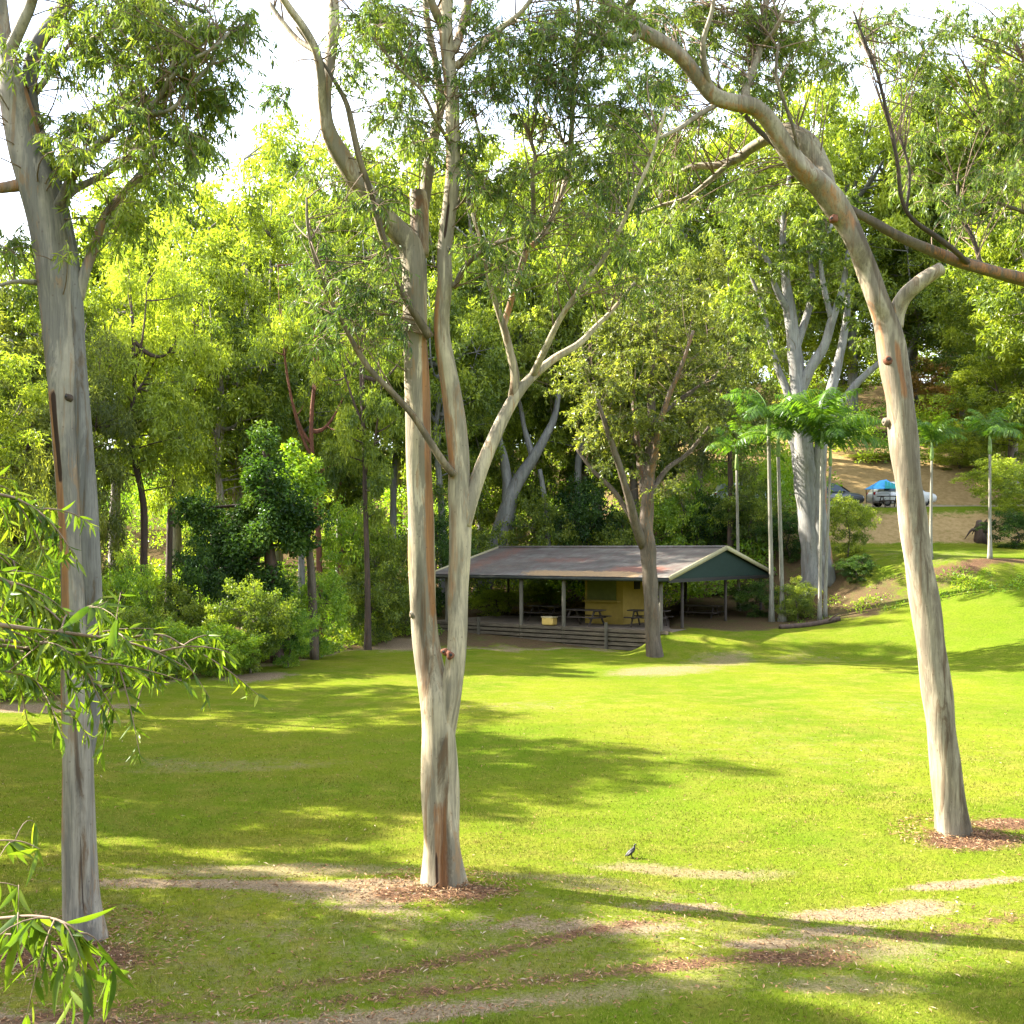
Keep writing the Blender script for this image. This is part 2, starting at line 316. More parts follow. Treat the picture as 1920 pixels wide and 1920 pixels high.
def masks(x,y):
    x0_,y0_=x,y
    wx,wy=warp(x,y)
    px=x/np.maximum(y,.5)*F+960
    m={k:np.zeros_like(x) for k in ('dirt','mulch','thin','floor','dry','gravel')}
    for k,cx,cy,rx,ry,s in PATCH:
        d=fl(cy); X=(cx-960)/F*d; RX=rx/F*d; RY=max(.35,(fl(cy-ry)-fl(cy+ry))/2)
        kw=.25 if k=='mulch' else 1.0; q=np.sqrt(((x+(wx-x)*kw-X)/RX)**2+((y+(wy-y)*kw-d)/RY)**2)
        m[k]=np.maximum(m[k],s*(1-sstep(.2,1.5,q)))
    for tr in TRACK:
        P=np.array([[(a-960)/F*fl(b),fl(b)] for a,b in tr])
        dm=np.full(x.shape,9.)
        for i in range(len(P)-1):
            A,B=P[i],P[i+1]; AB=B-A; t=np.clip(((x-A[0])*AB[0]+(y-A[1])*AB[1])/(AB@AB),0,1)
            dm=np.minimum(dm,np.hypot(x-A[0]-t*AB[0],y-A[1]-t*AB[1]))
        m['mulch']=np.maximum(m['mulch'],(.52+.22*np.sin(x*1.3+y)*np.sin(x*.6))*(1-sstep(.0,.34,dm)))
    e=edge_d(px); s=y-e+.55*np.sin(x*1.3+np.sin(y*.8))+.4*np.sin(x*3.1+y*1.7)
    fm=sstep(-1.5,1.3,s)
    x0=np.interp(y,[52,57,60,72],[13.0,12.5,12.5,6.5]); w=sstep(.5,.98,np.clip((x-x0)/6,0,1))
    ter=sstep(54,54.8,y)*sstep(62.5,61.5,y)           # green terrace
    top=sstep(65.6,66.6,y)*sstep(71,69.6,y)
    park=sstep(69,69.8,y)*sstep(78,77,y)
    bank=sstep(61.8,62.5,y)*sstep(66.6,66,y)
    hill=sstep(77,78.5,y)*sstep(97,91,y)
    m['floor']=fm*(1-w*np.clip(ter+top*.85+park+bank+hill,0,1))
    m['floor']*=1-(.72+.22*np.sin(x*1.1+np.sin(y*1.7)*2)*np.sin(y*1.9+x*.4))*sstep(1610,1740,px)
    m['mulch']=np.maximum(m['mulch'],.8*np.exp(-((y-53.3-.25*np.sin(x*1.4))/.55)**2)*sstep(1680,1760,px))
    m['dry']=w*np.maximum(bank*.75,hill)
    m['gravel']=w*park
    m['dirt']=np.maximum(m['dirt'],np.exp(-((s+.7)/.8)**2)*.55*sstep(1250,1100,px))
    return m
ys=np.r_[np.arange(-40,6,4.),np.arange(6,9,.5),np.arange(9,26,.11),np.arange(26,60,.32),np.arange(60,100,.9),np.geomspace(100,420,24)]
xs=np.r_[-np.geomspace(400,40,22),np.arange(-39.6,-14,.5),np.arange(-14,14,.13),np.arange(14,40,.4),np.geomspace(40,400,22)]
X,Y=np.meshgrid(xs,ys); Z=zt(X,Y); ms=masks(X.ravel(),Y.ravel())
ny,nx=X.shape; i=np.arange(ny-1)[:,None]; j=np.arange(nx-1)[None]
Qd=np.stack([i*nx+j,i*nx+j+1,(i+1)*nx+j+1,(i+1)*nx+j],-1).reshape(-1,4)
mb=MB(); mb.add(np.c_[X.ravel(),Y.ravel(),Z.ravel()],Qd,None,0,**ms)
tag(mb.build('ground',M['ground']),kind='structure')
# grass blades on the nearer lawn
rg=rng(5)
n=330000
yy=9.6*np.exp(rg.random(n)**1.0*np.log(34/9.6)); xx=rg.uniform(-1,1,n)*(yy*.475+1.2)
mm=masks(xx,yy); pr=sstep(34,13,yy)*(1-np.clip(1.2*np.maximum.reduce([mm['dirt'],mm['mulch'],mm['floor'],mm['thin']*.75]),0,.96))
wob=.5+.5*np.sin(xx*1.9+np.sin(yy*2.3)*2)*np.sin(yy*1.6+np.sin(xx*1.1)*2)
k=rg.random(n)<pr*(.45+.55*wob); xx=xx[k];yy=yy[k];n=len(xx); zz=zt(xx,yy)
hh=rg.uniform(.016,.042,n)*(.75+.5*wob[k]); ww=.0045*(yy/10)**.8*rg.uniform(.8,1.5,n)
an=rg.uniform(0,6.28,n); ln=rg.uniform(.2,1.1,n)*hh; la=rg.uniform(0,6.28,n)
b0=np.c_[xx-np.cos(an)*ww,yy-np.sin(an)*ww,zz-.004]; b1=np.c_[xx+np.cos(an)*ww,yy+np.sin(an)*ww,zz-.004]; b2=np.c_[xx+np.cos(la)*ln,yy+np.sin(la)*ln,zz+hh]
mb=MB(); mb.add(np.stack([b0,b1,b2],1).reshape(-1,3),None,np.arange(3*n).reshape(-1,3),0,tint=np.repeat(rg.random(n)**3,3))
tag(mb.build('grass',M['blade'],smooth=False),kind='stuff')
# fallen leaves and bark
rg=rng(6); n=90000
yy=9.8+rg.random(n)**1.5*22; xx=rg.uniform(-1,1,n)*(yy*.47+1)
mm=masks(xx,yy); pr=np.clip(np.maximum.reduce([mm['mulch']*1.0,mm['dirt']*.45,mm['thin']*.25]),.03,1)
k=rg.random(n)<pr; xx=xx[k];yy=yy[k]
for tx,ty,nn,r in ((-1.0,14.75,1300,1.0),(6.8,17.2,1000,.85),(-4.85,12.6,1400,1.1)):
    q=rg.random(nn)**.7*r; a=rg.uniform(0,6.28,nn); xx=np.r_[xx,tx+np.cos(a)*q*1.2];yy=np.r_[yy,ty+np.sin(a)*q]
n=len(xx); zz=zt(xx,yy)+rg.uniform(.006,.04,n)
mb=MB(); d=np.c_[rg.normal(size=(n,2)),rg.normal(size=n)*.25]
mb.leaves(np.c_[xx,yy,zz],d,np.c_[rg.normal(size=(n,2))*.45,np.ones(n)],rg.uniform(.03,.11,n),rg.uniform(.008,.024,n),np.clip(rg.normal(.5,.27,n),0,1),fold=.2)
tag(mb.build('leaf_litter',M['litter'],smooth=False),kind='stuff')

# ================================================================== SHELTER
M['roof']=None
def roof_mat():
    t=NT('weathered_roof_sheet'); p=t.coord('Object'); ps=t.coord('Object',(.6,1.6,1))
    n=t.noise(ps,1.1,5,.65,.5); n2=t.noise(p,5,5,.7); n3=t.noise(t.coord('Object',(3,.5,1)),2.0,5,.7)
    col=t.mix(t.ramp(n,[(.38,0.),(.62,1.)]),(.056,.050,.042),(.125,.116,.100))
    col=t.mix(t.ramp(n3,[(.46,0.),(.60,.8)]),col,(.075,.05,.045))
    ru=t.attr('rust')
    col=t.mix(t.ramp(t.math('ADD',ru,t.math('MULTIPLY',t.math('SUBTRACT',n2,.5),1.0)),[(.36,0.),(.62,.9)]),col,t.mix(n2,(.19,.065,.038),(.10,.05,.038)))
    li=t.attr('litter')
    col=t.mix(t.ramp(t.math('ADD',li,t.math('MULTIPLY',t.math('SUBTRACT',n2,.5),1.2)),[(.42,0.),(.6,.9)]),col,t.mix(t.noise(p,9,3,.7),(.10,.065,.03),(.42,.27,.13)))
    w=t.n('ShaderNodeTexWave',bands_direction='X'); t.l(p,w.inputs['Vector']); w.inputs['Scale'].default_value=4.1
    t.pbr(col,.55,t.bump(w.outputs['Fac'],.35,.02),.35); return t.m
M['roof']=roof_mat()
M['fascia']=plain('cream_fascia_paint',(.30,.27,.155),.6,.12)
M['gable']=plain('dark_green_board',(.006,.022,.015),.8,.2)
M['green_gut']=plain('dark_gutter',(.03,.035,.03),.6,.3)
M['post']=plain('weathered_post',(.10,.088,.062),.8,.3,8,stretch=(1,1,.2))
M['postdark']=plain('dark_post',(.045,.035,.028),.8,.3,8,stretch=(1,1,.2))
M['concrete']=plain('dusty_concrete',(.15,.115,.08),.9,.25,3)
M['yellow']=plain('mustard_wall_paint',(.30,.205,.04),.7,.1,3)
M['olive']=plain('olive_shutter',(.10,.105,.028),.55,.15,4)
M['sleeper']=plain('timber_sleeper',(.13,.105,.07),.85,.4,5,stretch=(.3,.3,3),dirt=(.09,.065,.045))
M['tabledark']=plain('dark_stained_timber',(.05,.036,.028),.7,.3,8)
M['black']=plain('black_paint',(.015,.014,.013),.5,.2)
th=R(35); U=np.array([math.cos(th),-math.sin(th),0]); V=np.array([math.sin(th),math.cos(th),0])
PR=np.array([6.77,49.0,0.0])
def sh(s,w,z): # s metres left of the right front corner, w metres deep
    return PR-U*s+V*w+np.array([0,0,z])
L_=12.85; W_=11.4; EZ=3.33; RZ_=4.58; FLZ=.92
shed=empty('picnic_shelter',sh(L_/2,W_/2,0),-th,'open picnic shelter with rusty low gable roof and dark green gable end','shelter')
lo=lambda s,w,z:(L_/2-s,w-W_/2,z)      # local coordinates (x along eave)
mb=MB(); ov=.25; pitch=(RZ_-EZ)/(W_/2)
n1,n2=64,22
for side in (0,1):
    S,Wd=np.meshgrid(np.linspace(-ov,L_+ov,n1),np.linspace(-.3,W_/2,n2)); 
    zz=EZ+Wd*pitch; ww=Wd if side==0 else W_-Wd
    ru=np.zeros_like(S); li=np.zeros_like(S)
    if side==0:
        ru=.7*np.exp(-((S-2.0)/1.9)**4-((Wd-1.1)/1.0)**2)+.5*np.exp(-((S-7.2)/2.6)**4-((Wd-2.9)/1.0)**2)+.5*np.exp(-((S-11.6)/1.4)**2)
        li=.9*np.exp(-((S-4.3)/3.4)**6-((Wd-.2)/.7)**2)+.35*np.exp(-((S-10)/3)**4-((Wd-1.5)/2)**2)
    a=np.arange(n2-1)[:,None]*n1+np.arange(n1-1)[None]
    Q=np.stack([a,a+1,a+n1+1,a+n1],-1).reshape(-1,4)
    P=np.c_[(L_/2-S).ravel(),(ww-W_/2).ravel(),zz.ravel()]
    mb.add(P,Q,None,0,rust=ru.ravel(),litter=li.ravel())
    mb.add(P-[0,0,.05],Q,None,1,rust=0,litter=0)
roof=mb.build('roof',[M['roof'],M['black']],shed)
mb=MB(); mb.tube([lo(-ov,W_/2,RZ_+.02),lo(L_+ov,W_/2,RZ_+.02)],.09,8); mb.build('ridge_cap',M['roof'],roof)
mb=MB()
mb.bar(lo(-ov,-.33,EZ-.17),lo(L_+ov,-.33,EZ-.17),.10,.13,0); mb.bar(lo(-ov,W_+.33,EZ-.17),lo(L_+ov,W_+.33,EZ-.17),.10,.13,0)
mb.build('gutter',M['green_gut'],roof)
for s in (-ov-.03,L_+ov+.03):
    mb=MB()
    mb.bar(lo(s,-.3,EZ-.3*pitch-.04),lo(s,W_/2,RZ_-.0),.05,.2); mb.bar(lo(s,W_+.3,EZ-.3*pitch-.04),lo(s,W_/2-.001,RZ_+.003),.05,.2)
    mb.build('barge_board',M['fascia'],shed)
for s in (-.1,L_+.1):
    mb=MB(); P=[lo(s+k,w,z) for k in (-.02,.02) for w,z in ((.0,EZ-.16),(W_,EZ-.16),(W_/2,RZ_-.08))]
    mb.add(P,[(0,1,4,3),(1,2,5,4),(2,0,3,5)],[(0,2,1),(3,4,5)]); 
    mb.bar(lo(s,-.1,EZ-.22),lo(s,W_+.1,EZ-.22),.09,.16,1)
    mb.build('gable_panel',[M['gable'],M['black']],shed,smooth=False)
mb=MB()
for w in (.05,W_-.05): mb.bar(lo(0,w,EZ-.16),lo(L_,w,EZ-.16),.09,.2)
for s in (.1,3.2,6.4,9.6,12.7):
    mb.bar(lo(s,0,EZ-.1),lo(s,W_/2,RZ_-.14),.06,.15); mb.bar(lo(s,W_,EZ-.1),lo(s,W_/2,RZ_-.14),.06,.15)
mb.build('roof_beam',M['postdark'],shed)
def post(s,w,zb,zt_,r,mat,nm='post'):
    mb=MB(); mb.tube([lo(s,w,zb),lo(s,w,zb+.02),lo(s,w,zt_)],r,10); mb.build(nm,mat,shed)
for s in (.35,5.25,7.64,12.3): post(s,-.12 if s in(5.25,7.64) else .1,-.05,EZ-.06,.095,M['post'])
for s in (.3,4.6,8.6,12.4): post(s,W_-.2,.2,EZ-.06,.08,M['postdark'])
for s,w in ((.2,1.9),(.2,6.6),(12.5,5.7)): post(s,w,.2,EZ-.1,.07,M['postdark'])
mb=MB(); mb.box(lo(L_/2,W_/2+.15,FLZ/2-.1),(L_+.4,W_+.0,FLZ+.2)); mb.build('floor_slab',M['concrete'],shed,smooth=False)
# small servery room under the roof
hs=(6.77-.819*0)  # corner from the photo
Cx=np.array([5.27,53.2,0]); rel=Cx-PR; s_c=-(rel@U); w_c=rel@V
sx,sy,hz=2.1,2.3,2.55
mb=MB(); mb.box(lo(s_c+sx/2,w_c+sy/2,FLZ+hz/2),(sx,sy,hz)); room=mb.build('servery_room',M['yellow'],shed,smooth=False)
mb=MB(); mb.box(lo(s_c+sx/2+.1,w_c-.02,FLZ+1.75),(1.6,.06,1.2)); mb.build('shutter',M['olive'],room,smooth=False)
mb=MB(); mb.box(lo(s_c+sx/2+.05,w_c-.13,FLZ+1.09),(1.95,.30,.06),bev=.02); mb.build('counter',M['yellow'],room,smooth=False)
mb=MB(); mb.box(lo(s_c-.02,w_c+1.35,FLZ+1.95),(.05,.55,.6)); mb.build('vent',M['black'],room,smooth=False)
# retaining wall
rw=empty('retaining_wall',sh(5.3,-.25,0),-th,'low wall of stacked horizontal timber sleepers along the shelter front','wall')
mb=MB(); nrow=5; hrow=(FLZ+.06)/nrow
for k in range(nrow):
    for a,b in ((-.2,2.85),(2.85,5.25),(5.25,7.64),(7.64,10.0),(10.0,12.9)):
        mb.bar((5.3-a-.01,.0+rng(int(k*9+a*3+20)).uniform(-.012,.012),hrow*(k+.5)-.02),(5.3-b+.01,0,hrow*(k+.5)-.02),.07,hrow-.062)
mb.bar((5.5,.13,.44),(-7.6,.13,.44),.03,.8,1)
mb.build('sleeper_wall',[M['sleeper'],M['tabledark']],rw,smooth=False)
for s in (2.85,10.0):
    mb=MB(); mb.box((5.3-s,-.12,.58),(.12,.12,1.26),bev=.01); mb.build('wall_post',M['post'],rw,smooth=False)
# picnic tables
def table_mesh(Lt=1.9):
    a=MB()
    for k in range(5): a.box((0,-.32+.16*k,.74),(Lt,.145,.045),bev=.008)
    for sgn in (-1,1):
        for k in range(2): a.box((0,sgn*(.66+.15*k),.44),(Lt,.135,.045),bev=.008)
    l=[]
    for e in (-.65,.65):
        b=MB()
        for sgn in (-1,1): b.bar((e,sgn*.72,0),(e,sgn*.2,.72),.05,.09)
        b.bar((e+.05,-.78,.40),(e+.05,.78,.40),.04,.09); b.bar((e+.05,-.38,.70),(e+.05,.38,.70),.04,.07)
        l.append(b.mesh('trestle',M['tabledark'],False))
    return a.mesh('planks',M['tabledark'],False),l
TM=table_mesh()
def table(p,rz,label,group='picnic tables'):
    t=empty('picnic_table',p,rz,label,'picnic table',group)
    o=bpy.data.objects.new('planks',TM[0]); C.objects.link(o); o.parent=t
    for l in TM[1]:
        o=bpy.data.objects.new('leg',l); C.objects.link(o); o.parent=t
    return t
table(sh(s_c+1.15,w_c-1.6,FLZ),-th,'dark picnic table in front of the olive servery shutter')
table(sh(s_c-1.6,w_c-.4,FLZ),-th+.2,'dark picnic table beside the mustard side wall behind the brown trunk')
table(sh(s_c+4.6,w_c+.4,FLZ),-th,'dark picnic table at the open left half of the shelter')
table(sh(1.9,7.6,FLZ),-th+.1,'dark picnic table deep under the green gable end')
mb=MB()
c=sh(s_c+2.6,w_c-2.4,FLZ+.2); mb.box(c,(.62,.45,.34),-th,bev=.05); mb.box(c+[0,0,.19],(.66,.49,.05),-th,1,bev=.02)
tag(mb.build('storage_box',[plain('yellow_plastic',(.62,.42,.12),.5,.08),plain('pale_lid',(.55,.45,.25),.5,.1)],smooth=False),'yellow lidded box on the shelter floor beside the front post','box')
# fallen log edging
P=[groundat(px,d)+[0,0,.09] for px,d in ((1462,51.2),(1490,51.4),(1520,51.6),(1550,51.8),(1574,52))]
mb=MB(); mb.tube(catmull(P,5),.12,9,bump=.06,seed=3); mb.tube(bez(P[3],P[3]+[.2,-.2,.25],P[3]+[.5,-.3,.4],4),[.05,.04,.03,.02],6)
tag(mb.build('fallen_log',M['bark_dark']),'thin dark log lying on the ground at the palm feet','log')
# ================================================================== BIRD
bp=groundat(1184,fl(1600))
mb=MB()
P=np.array([[-.135,0,.045],[-.10,0,.065],[-.06,0,.09],[-.02,0,.115],[.02,0,.145],[.045,0,.175],[.058,0,.205],[.064,0,.232],[.070,0,.252],[.078,0,.262]])*.9
mb.tube(catmull(P,4),np.interp(np.linspace(0,9,37),range(10),[.006,.015,.032,.045,.046,.037,.023,.019,.018,.009])*.9,12)
for sg in (-1,1):
    mb.tube([(-.005,sg*.02,.10),(.0,sg*.022,.055),(.012,sg*.022,.0)],[.012,.006,.005],6)
    for a in (-.5,0,.5): mb.tube([(.012,sg*.022,.004),(.012+.03*math.cos(a),sg*.022+.03*math.sin(a),.003)],.003,5)
bird=mb.build('bird',plain('black_plumage',(.012,.012,.013),.5,.2,30)); bird.location=bp; bird.scale=(.85,.85,.85); bird.rotation_euler=(0,0,.25)
tag(bird,'small black bird standing alone on the sunlit lawn','bird')
mb=MB(); mb.tube([(.068,0,.235),(.081,0,.234),(.095,0,.228)],[.009,.006,.002],8); mb.build('beak',plain('grey_beak',(.12,.11,.10),.4),bird)
for sg in (-1,1):
    mb=MB(); P=[(.024,sg*.036,.137),(-.016,sg*.045,.108),(-.064,sg*.037,.068),(-.10,sg*.016,.044)]; mb.tube(catmull(P,4),np.interp(np.linspace(0,3,13),range(4),[.012,.026,.020,.005]),8); mb.build('wing',M['black'],bird)
# ================================================================== CARS
def paint(name,col,met=.0):
    t=NT(name); b=t.pbr(t.mix(t.noise(t.coord('Object'),4,3,.5),tuple(k*.93 for k in col),col),.28,None,.5,met); b.inputs['Coat Weight'].default_value=.5; return t.m
M['white_paint']=paint('white_car_paint',(.5,.51,.52)); M['dark_paint']=paint('charcoal_car_paint',(.055,.06,.07),.3); M['silver_paint']=paint('silver_car_paint',(.42,.45,.48),.6)
M['glass']=plain('dark_car_glass',(.02,.028,.035),.08,.1,3,.6); M['tyre']=plain('tyre_rubber',(.02,.02,.02),.85,.2); M['rim']=plain('alloy_rim',(.5,.5,.52),.3,.1,8,.5,.8)
M['lamp']=plain('headlamp_lens',(.7,.72,.75),.1,.05,3,.6); M['tail']=plain('tail_lamp_lens',(.35,.015,.012),.2,.1)
def car(loc,rz,label,mat,Lc=4.3,hatch=True,Hc=1.58):
    c=empty('parked_car',loc,rz,label,'car','cars parked on the hill')
    # stations along x: (x, half width, z bottom, z belt)
    mb=MB(); st=[(-Lc/2,.70,.42,.80),(-Lc/2+.08,.80,.30,.92),(-Lc/2+.5,.86,.22,.97),(-.9,.88,.20,.96),(0,.89,.20,.94),(.8,.89,.20,.96),(1.25,.88,.22,.95),(Lc/2-.45,.84,.24,.90),(Lc/2-.12,.78,.30,.80),(Lc/2,.68,.40,.68)]
    prof=lambda hw,zb,zt_:[(-hw*.9,zb),(-hw,zb+.12),(-hw,zt_-.22),(-hw*.95,zt_-.05),(-hw*.78,zt_),(0,zt_+.015),(hw*.78,zt_),(hw*.95,zt_-.05),(hw,zt_-.22),(hw,zb+.12),(hw*.9,zb)]
    Vv=[];k=11
    for x,hw,zb,z2 in st: Vv+=[(x,y,z) for y,z in prof(hw,zb,z2)]
    Q=[(i*k+j,i*k+(j+1)%k,(i+1)*k+(j+1)%k,(i+1)*k+j) for i in range(len(st)-1) for j in range(k)]
    nV=len(Vv); T=[(0,j+1,j) for j in range(1,k-1)]+[(nV-k,nV-k+j,nV-k+j+1) for j in range(1,k-1)]
    mb.add(Vv,Q,T); body=mb.build('body',mat,c)
    xr=-Lc/2+.18 if hatch else -Lc/2+.9
    mb=MB(); cs=[(xr,.74,.93,.95),(xr+.35,.70,.93,Hc-.06),(xr+.9,.67,.93,Hc),(.15,.67,.93,Hc-.01),(.55,.70,.92,Hc-.12),(1.28,.76,.90,.92)]
    prof2=lambda hw,zb,z2:[(-hw-.06,zb),(-hw,z2-.08 if z2-zb>.2 else z2),(-hw*.8,z2),(hw*.8,z2),(hw,z2-.08 if z2-zb>.2 else z2),(hw+.06,zb)]
    Vv=[];k=6
    for x,hw,zb,z2 in cs: Vv+=[(x,y,z) for y,z in prof2(hw,zb,z2)]
    Q=[(i*k+j,i*k+(j+1)%k,(i+1)*k+(j+1)%k,(i+1)*k+j) for i in range(len(cs)-1) for j in range(k)]
    mb.add(Vv,Q,[(0,j+1,j) for j in range(1,k-1)]+[(30,30+j,31+j) for j in range(1,k-1)]); mb.build('cabin',mat,c)
    for sg in (-1,1):
        mb=MB()
        for a,b in ((xr+.3,-.28),(-.2,.78)):
            q=[(a+.1,.0),(b+(.25 if b>.5 else 0),.0),(b-(.35 if b>.5 else 0),1),(a+.22,1)]
            P=[(x,sg*((.80 if t==0 else .715)+.02+e),.99 if t==0 else Hc-.15) for e in (0,.012) for x,t in q]
            mb.add(P,[(0,1,2,3),(4,5,6,7),(0,1,5,4),(1,2,6,5),(2,3,7,6),(3,0,4,7)])
        mb.build('side_window',M['glass'],c,smooth=False)
        mb=MB(); mb.box((.82,sg*.96,1.0),(.12,.2,.13),bev=.04); mb.build('mirror',mat,c)
        mb=MB(); mb.box((Lc/2-.14,sg*.60,.64),(.2,.3,.13),bev=.05); mb.build('headlight',M['lamp'],c)
        mb=MB(); mb.box((-Lc/2+.06,sg*.64,.82),(.12,.22,.2),bev=.03); mb.build('taillight',M['tail'],c)
        for x in (-Lc/2+.8,Lc/2-.85):
            w=empty('wheel',(x,sg*.78,.32)); w.parent=c
            a=np.linspace(0,2*np.pi,25)
            mb=MB(); P=np.c_[np.cos(a)*.23,np.zeros(25),np.sin(a)*.23]; mb.tube(P[:-1].tolist()+[P[0]],.09,8,cap=False); mb.build('tyre',M['tyre'],w)
            mb=MB(); mb.tube([(0,-.07,0),(0,.07,0)],.2,20); mb.build('rim',M['rim'],w)
    mb=MB(); P=[(x,sy*w_,z) for x,w_,z in ((.60,.66,Hc-.13),(1.27,.70,.96)) for sy in (-1,1)]; P=[np.array(p)+[.02,0,.02] for p in P]
    mb.add(P,[(0,1,3,2)]); mb.build('windscreen',M['glass'],c)
    return c
dC=72.5
car(groundat(1550,dC)+[0,0,0],.12,'charcoal parked car behind the pale gum trunk, only its end showing',M['dark_paint'],4.5)
car(groundat(1690,dC-.3),.05,'white parked hatchback beside the blue shade shelter',M['white_paint'],4.1)
car(groundat(1398,dC-1),.1,'silver parked car half hidden behind the slim palm trunks',M['silver_paint'],4.4)
# blue shade shelter with bench
sp=groundat(1655,70.6)
sd=empty('shade_shelter',sp,.1,'small blue and teal pop-up shade shelter beside the parked cars','shelter')
M['blue']=plain('blue_tarp',(.05,.30,.62),.6,.15,4); M['teal']=plain('teal_cloth',(.015,.26,.27),.6,.2,4)
mb=MB(); P=[(-.95,-.55,1.12),(.75,-.6,1.2),(.8,.6,1.25),(-.95,.6,1.15),(.25,0,1.75),(-.2,0,1.68)]
mb.add(P+[(x,y,z-.02) for x,y,z in P],[(0,1,4,5),(2,3,5,4),(6,7,10,11),(8,9,11,10)],[(1,2,4),(3,0,5),(7,8,10),(9,6,11)]); mb.build('canopy',M['blue'],sd,smooth=False)
mb=MB(); 
for k in range(5): mb.add([(-.1+.2*k,-.5,1.62-.05*k),(.06+.2*k,-.5,1.6-.05*k),(.08+.2*k,-.62,1.15),(-.12+.2*k,-.62,1.15)],[(0,1,2,3)])
mb.build('side_panel',M['teal'],sd,smooth=False)
for x,y in ((-.85,-.5),(.7,-.52),(.72,.52),(-.85,.52)):
    mb=MB(); mb.tube([(x,y,0),(x,y,1.2)],.025,6); mb.build('pole',M['black'],sd)
bt=table(groundat(1668,69.6),.05,'timber picnic table under the blue shade shelter on the hill'); bt.scale=(.75,.75,.95)
# ================================================================== HERO GUMS (limbs traced from the photo, each at its own depth)
def stem(mb,pts,d,o,seg,marks=(),flare=False,bump=.035,seed=0,k=6,m=0):
    A=np.array([(p+(0,))[:4] if len(p)==3 else p for p in pts],float)
    S=catmull(A,k); P=np.array([at(x,y,d+dd) for x,y,r,dd in S])-o
    rad=S[:,2]/F*(d+S[:,3])
    if flare:
        h=P[:,2]-P[0,2]; rad=rad*(1+.22*np.exp(-h/.22))
    py=S[:,1]
    def fn(i,a):
        out={'streak':np.zeros(len(i)),'stain':np.zeros(len(i)),'scar':np.zeros(len(i))}
        for kind,deg,hw,y0,y1,val in marks:
            da=np.abs((np.degrees(a)-deg+180)%360-180); y=py[i]
            e=(1-sstep(hw*.6,hw*1.2,da))*sstep(y0-25,y0+10,y)*sstep(y1+25,y1-10,y)*val
            out[kind]=np.maximum(out[kind],e)
        return out
    mb.tube(P,rad,seg,m,fn=fn,bump=bump,seed=seed)
    return P,rad
def spray(mb,c,r,rg,L,W,n,tintc,droop,nodes,nrad,twig=True,flat=.8,tsp=.16):
    # one leafy spray: twig from the nearest limb, sub twigs, hanging leaves
    j=rg.choice(np.argsort(np.linalg.norm(nodes-c,axis=1)+np.maximum(0,nodes[:,2]-c[2])*.6)[:12])
    a=nodes[j]; dist=np.linalg.norm(c-a)
    if twig and dist>.15:
        mid=(a+c)/2+np.array([0,0,.14*dist])+rg.normal(size=3)*.16*dist
        mb.tube(bez(a,mid,c,8),np.linspace(min(.015,.006+.004*dist,nrad[j]*.7),.003,8),5,1,tint=0)
    ns=max(3,int(3+r*7))
    per=max(3,n//ns)
    for _ in range(ns):
        e=c+unit(rg,1)[0]*np.array([r,r,r*flat])*rg.uniform(.5,1.0)+np.array([0,0,-.12*r])
        q=bez(c,(c+e)/2+np.array([0,0,.22*r]),e,5)
        if twig: mb.tube(q,np.linspace(.0045,.002,5),3,1,cap=False,tint=0)
        t=rg.uniform(.25,1.05,per)
        i0=np.clip((t*4).astype(int),0,3); fr=(t*4-i0)[:,None]
        b=q[i0]*(1-fr)+q[i0+1]*fr
        dirn=rg.normal(size=(per,3))*.65+np.array([0,0,-droop])+(e-c)/(np.linalg.norm(e-c)+1e-6)*.35
        mb.leaves(b,dirn,rg.normal(size=(per,3)),rg.uniform(.7,1.25,per)*L,rg.uniform(.75,1.3,per)*W,np.clip(tintc+rg.normal(size=per)*tsp,0,1),0)
def resample(P,rad,step=.25):
    L=np.r_[0,np.cumsum(np.linalg.norm(np.diff(P,axis=0),axis=1))]; t=np.arange(0,L[-1],step)
    return np.c_[np.interp(t,L,P[:,0]),np.interp(t,L,P[:,1]),np.interp(t,L,P[:,2])],np.interp(t,L,rad)
